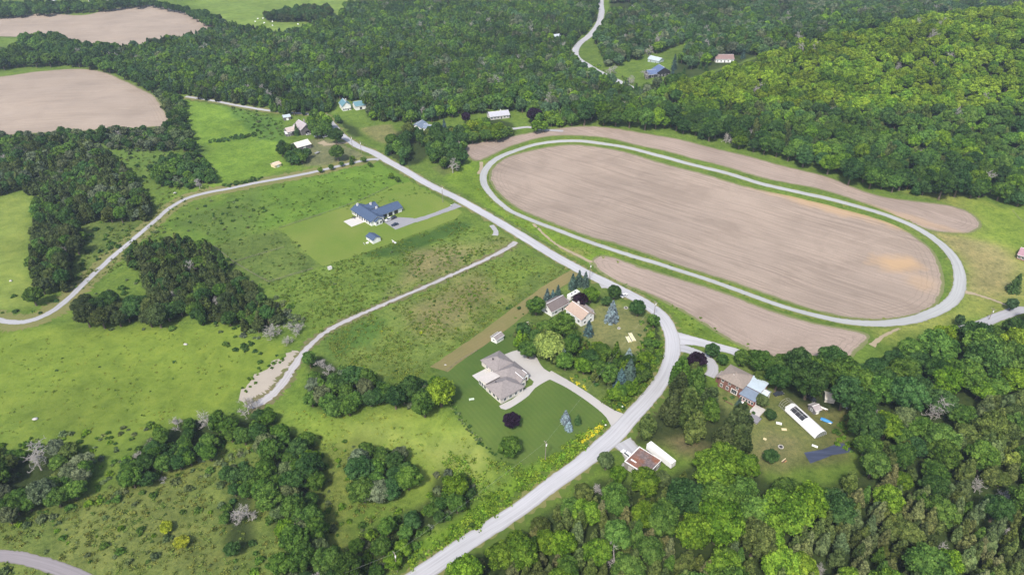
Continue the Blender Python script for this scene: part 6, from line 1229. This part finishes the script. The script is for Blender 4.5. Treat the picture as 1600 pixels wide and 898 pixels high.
fence('rail_fence', 'wooden rail fence between dark lawn and dry grass strip', [(697, 580), (720, 563), (745, 549), (752, 544)]); fence('paddock_fence', 'post and wire fence behind the ranch lawn', [(437, 357), (500, 336), (560, 315), (617, 288)], step=6, rails=3); fence('paddock_fence', 'fence around the small plots left of the ranch lawn', [(335, 386), (365, 410), (420, 441), (505, 416)], step=6, rails=3); fence('paddock_fence', 'fence dividing the two small plots', [(365, 410), (462, 382)], step=6, rails=3)
fence('barn_fence', 'dark board fence left of the old barns', [(400, 222), (425, 212), (438, 208)], step=4, mat=M_OLDW); fence('park_fence', 'thin fence line crossing the park grass at the right edge', [(1582, 330), (1590, 340), (1612, 360)], step=6, rails=3)
b = Bld('pump_shed', 'tiny white pump box at the corner of the ranch lawn', 'pump box', (514, 422), (520, 420)); b.wall(0, 2, 0, 1.6, 1.3, M_WHITE); b.box('lid', -.1, 2.1, -.1, 1.7, 1.303, 1.42, M_STONE)
crate_stack('stone_pile', 'pale stones and boards at the edge of the ranch lawn', 615, 378.5, [('stone', (-2, -.8, -.5, .4, -.1, .5), M_TRIM), ('stone', (-.4, .8, -.3, .5, -.1, .6), M_STONE), ('board', (.4, 2.6, -.9, -.6, 0, .3), M_TRIM)], 'stones')
crate_stack('garden_cart', 'white boxes beside the small shed on the ranch lawn', 574.5, 380, [('box', (-.9, .6, -.4, .4, 0, .7), M_TRIM), ('board', (-2.2, -1.9, -1, 1.6, 0, .4), M_GALV)], 'boxes')
def mailbox(px, py, lab):
    x, y = W1(px, py); e = empty('mailbox', (x, y, float(T(x, y))), 1, lab, 'mailbox'); MB().box(-.06, .06, -.06, .06, -.2, 1.05).build('post', M_POLE, e); MB().box(-.18, .18, -.32, .32, 1.05, 1.4).build('box', M_TRIM, e, .05)
mailbox(946, 667, 'white mailbox at the end of the concrete driveway'); mailbox(972, 638, 'white mailbox by the yellow flowers'); mailbox(705, 323, 'mailbox at the mouth of the ranch driveway')
# person mowing? small standing figure is not readable; boulders on pastures
for i, (px, py, s_, lab) in enumerate([(55, 655, 1.0, 'single pale boulder low in the big left pasture'), (290, 538, .9, 'pale boulder in the upper part of the big left pasture'), (600, 478, .5, 'small pale stone in the rough lot'), (290, 375, .8, 'single stone beside the scrubby paddock'), (17, 439, .8, 'white stone on the pale left pasture'), (273, 302, 1.1, 'brown boulder beside the lane bend'), (696, 570, .5, 'white stone at the foot of the rail fence')]):
    rng = np.random.default_rng(i); x, y = W1(px, py); v = IV * [1.2, .9, .6] * rng.uniform(.8, 1.2, (len(IV), 1)) * s_; o = link('boulder', np_mesh('boulder', v, [IF], smooth_=False), M_STONE); o.location = (x, y, float(T(x, y)) + .2 * s_); tag(o, lab, 'boulder')
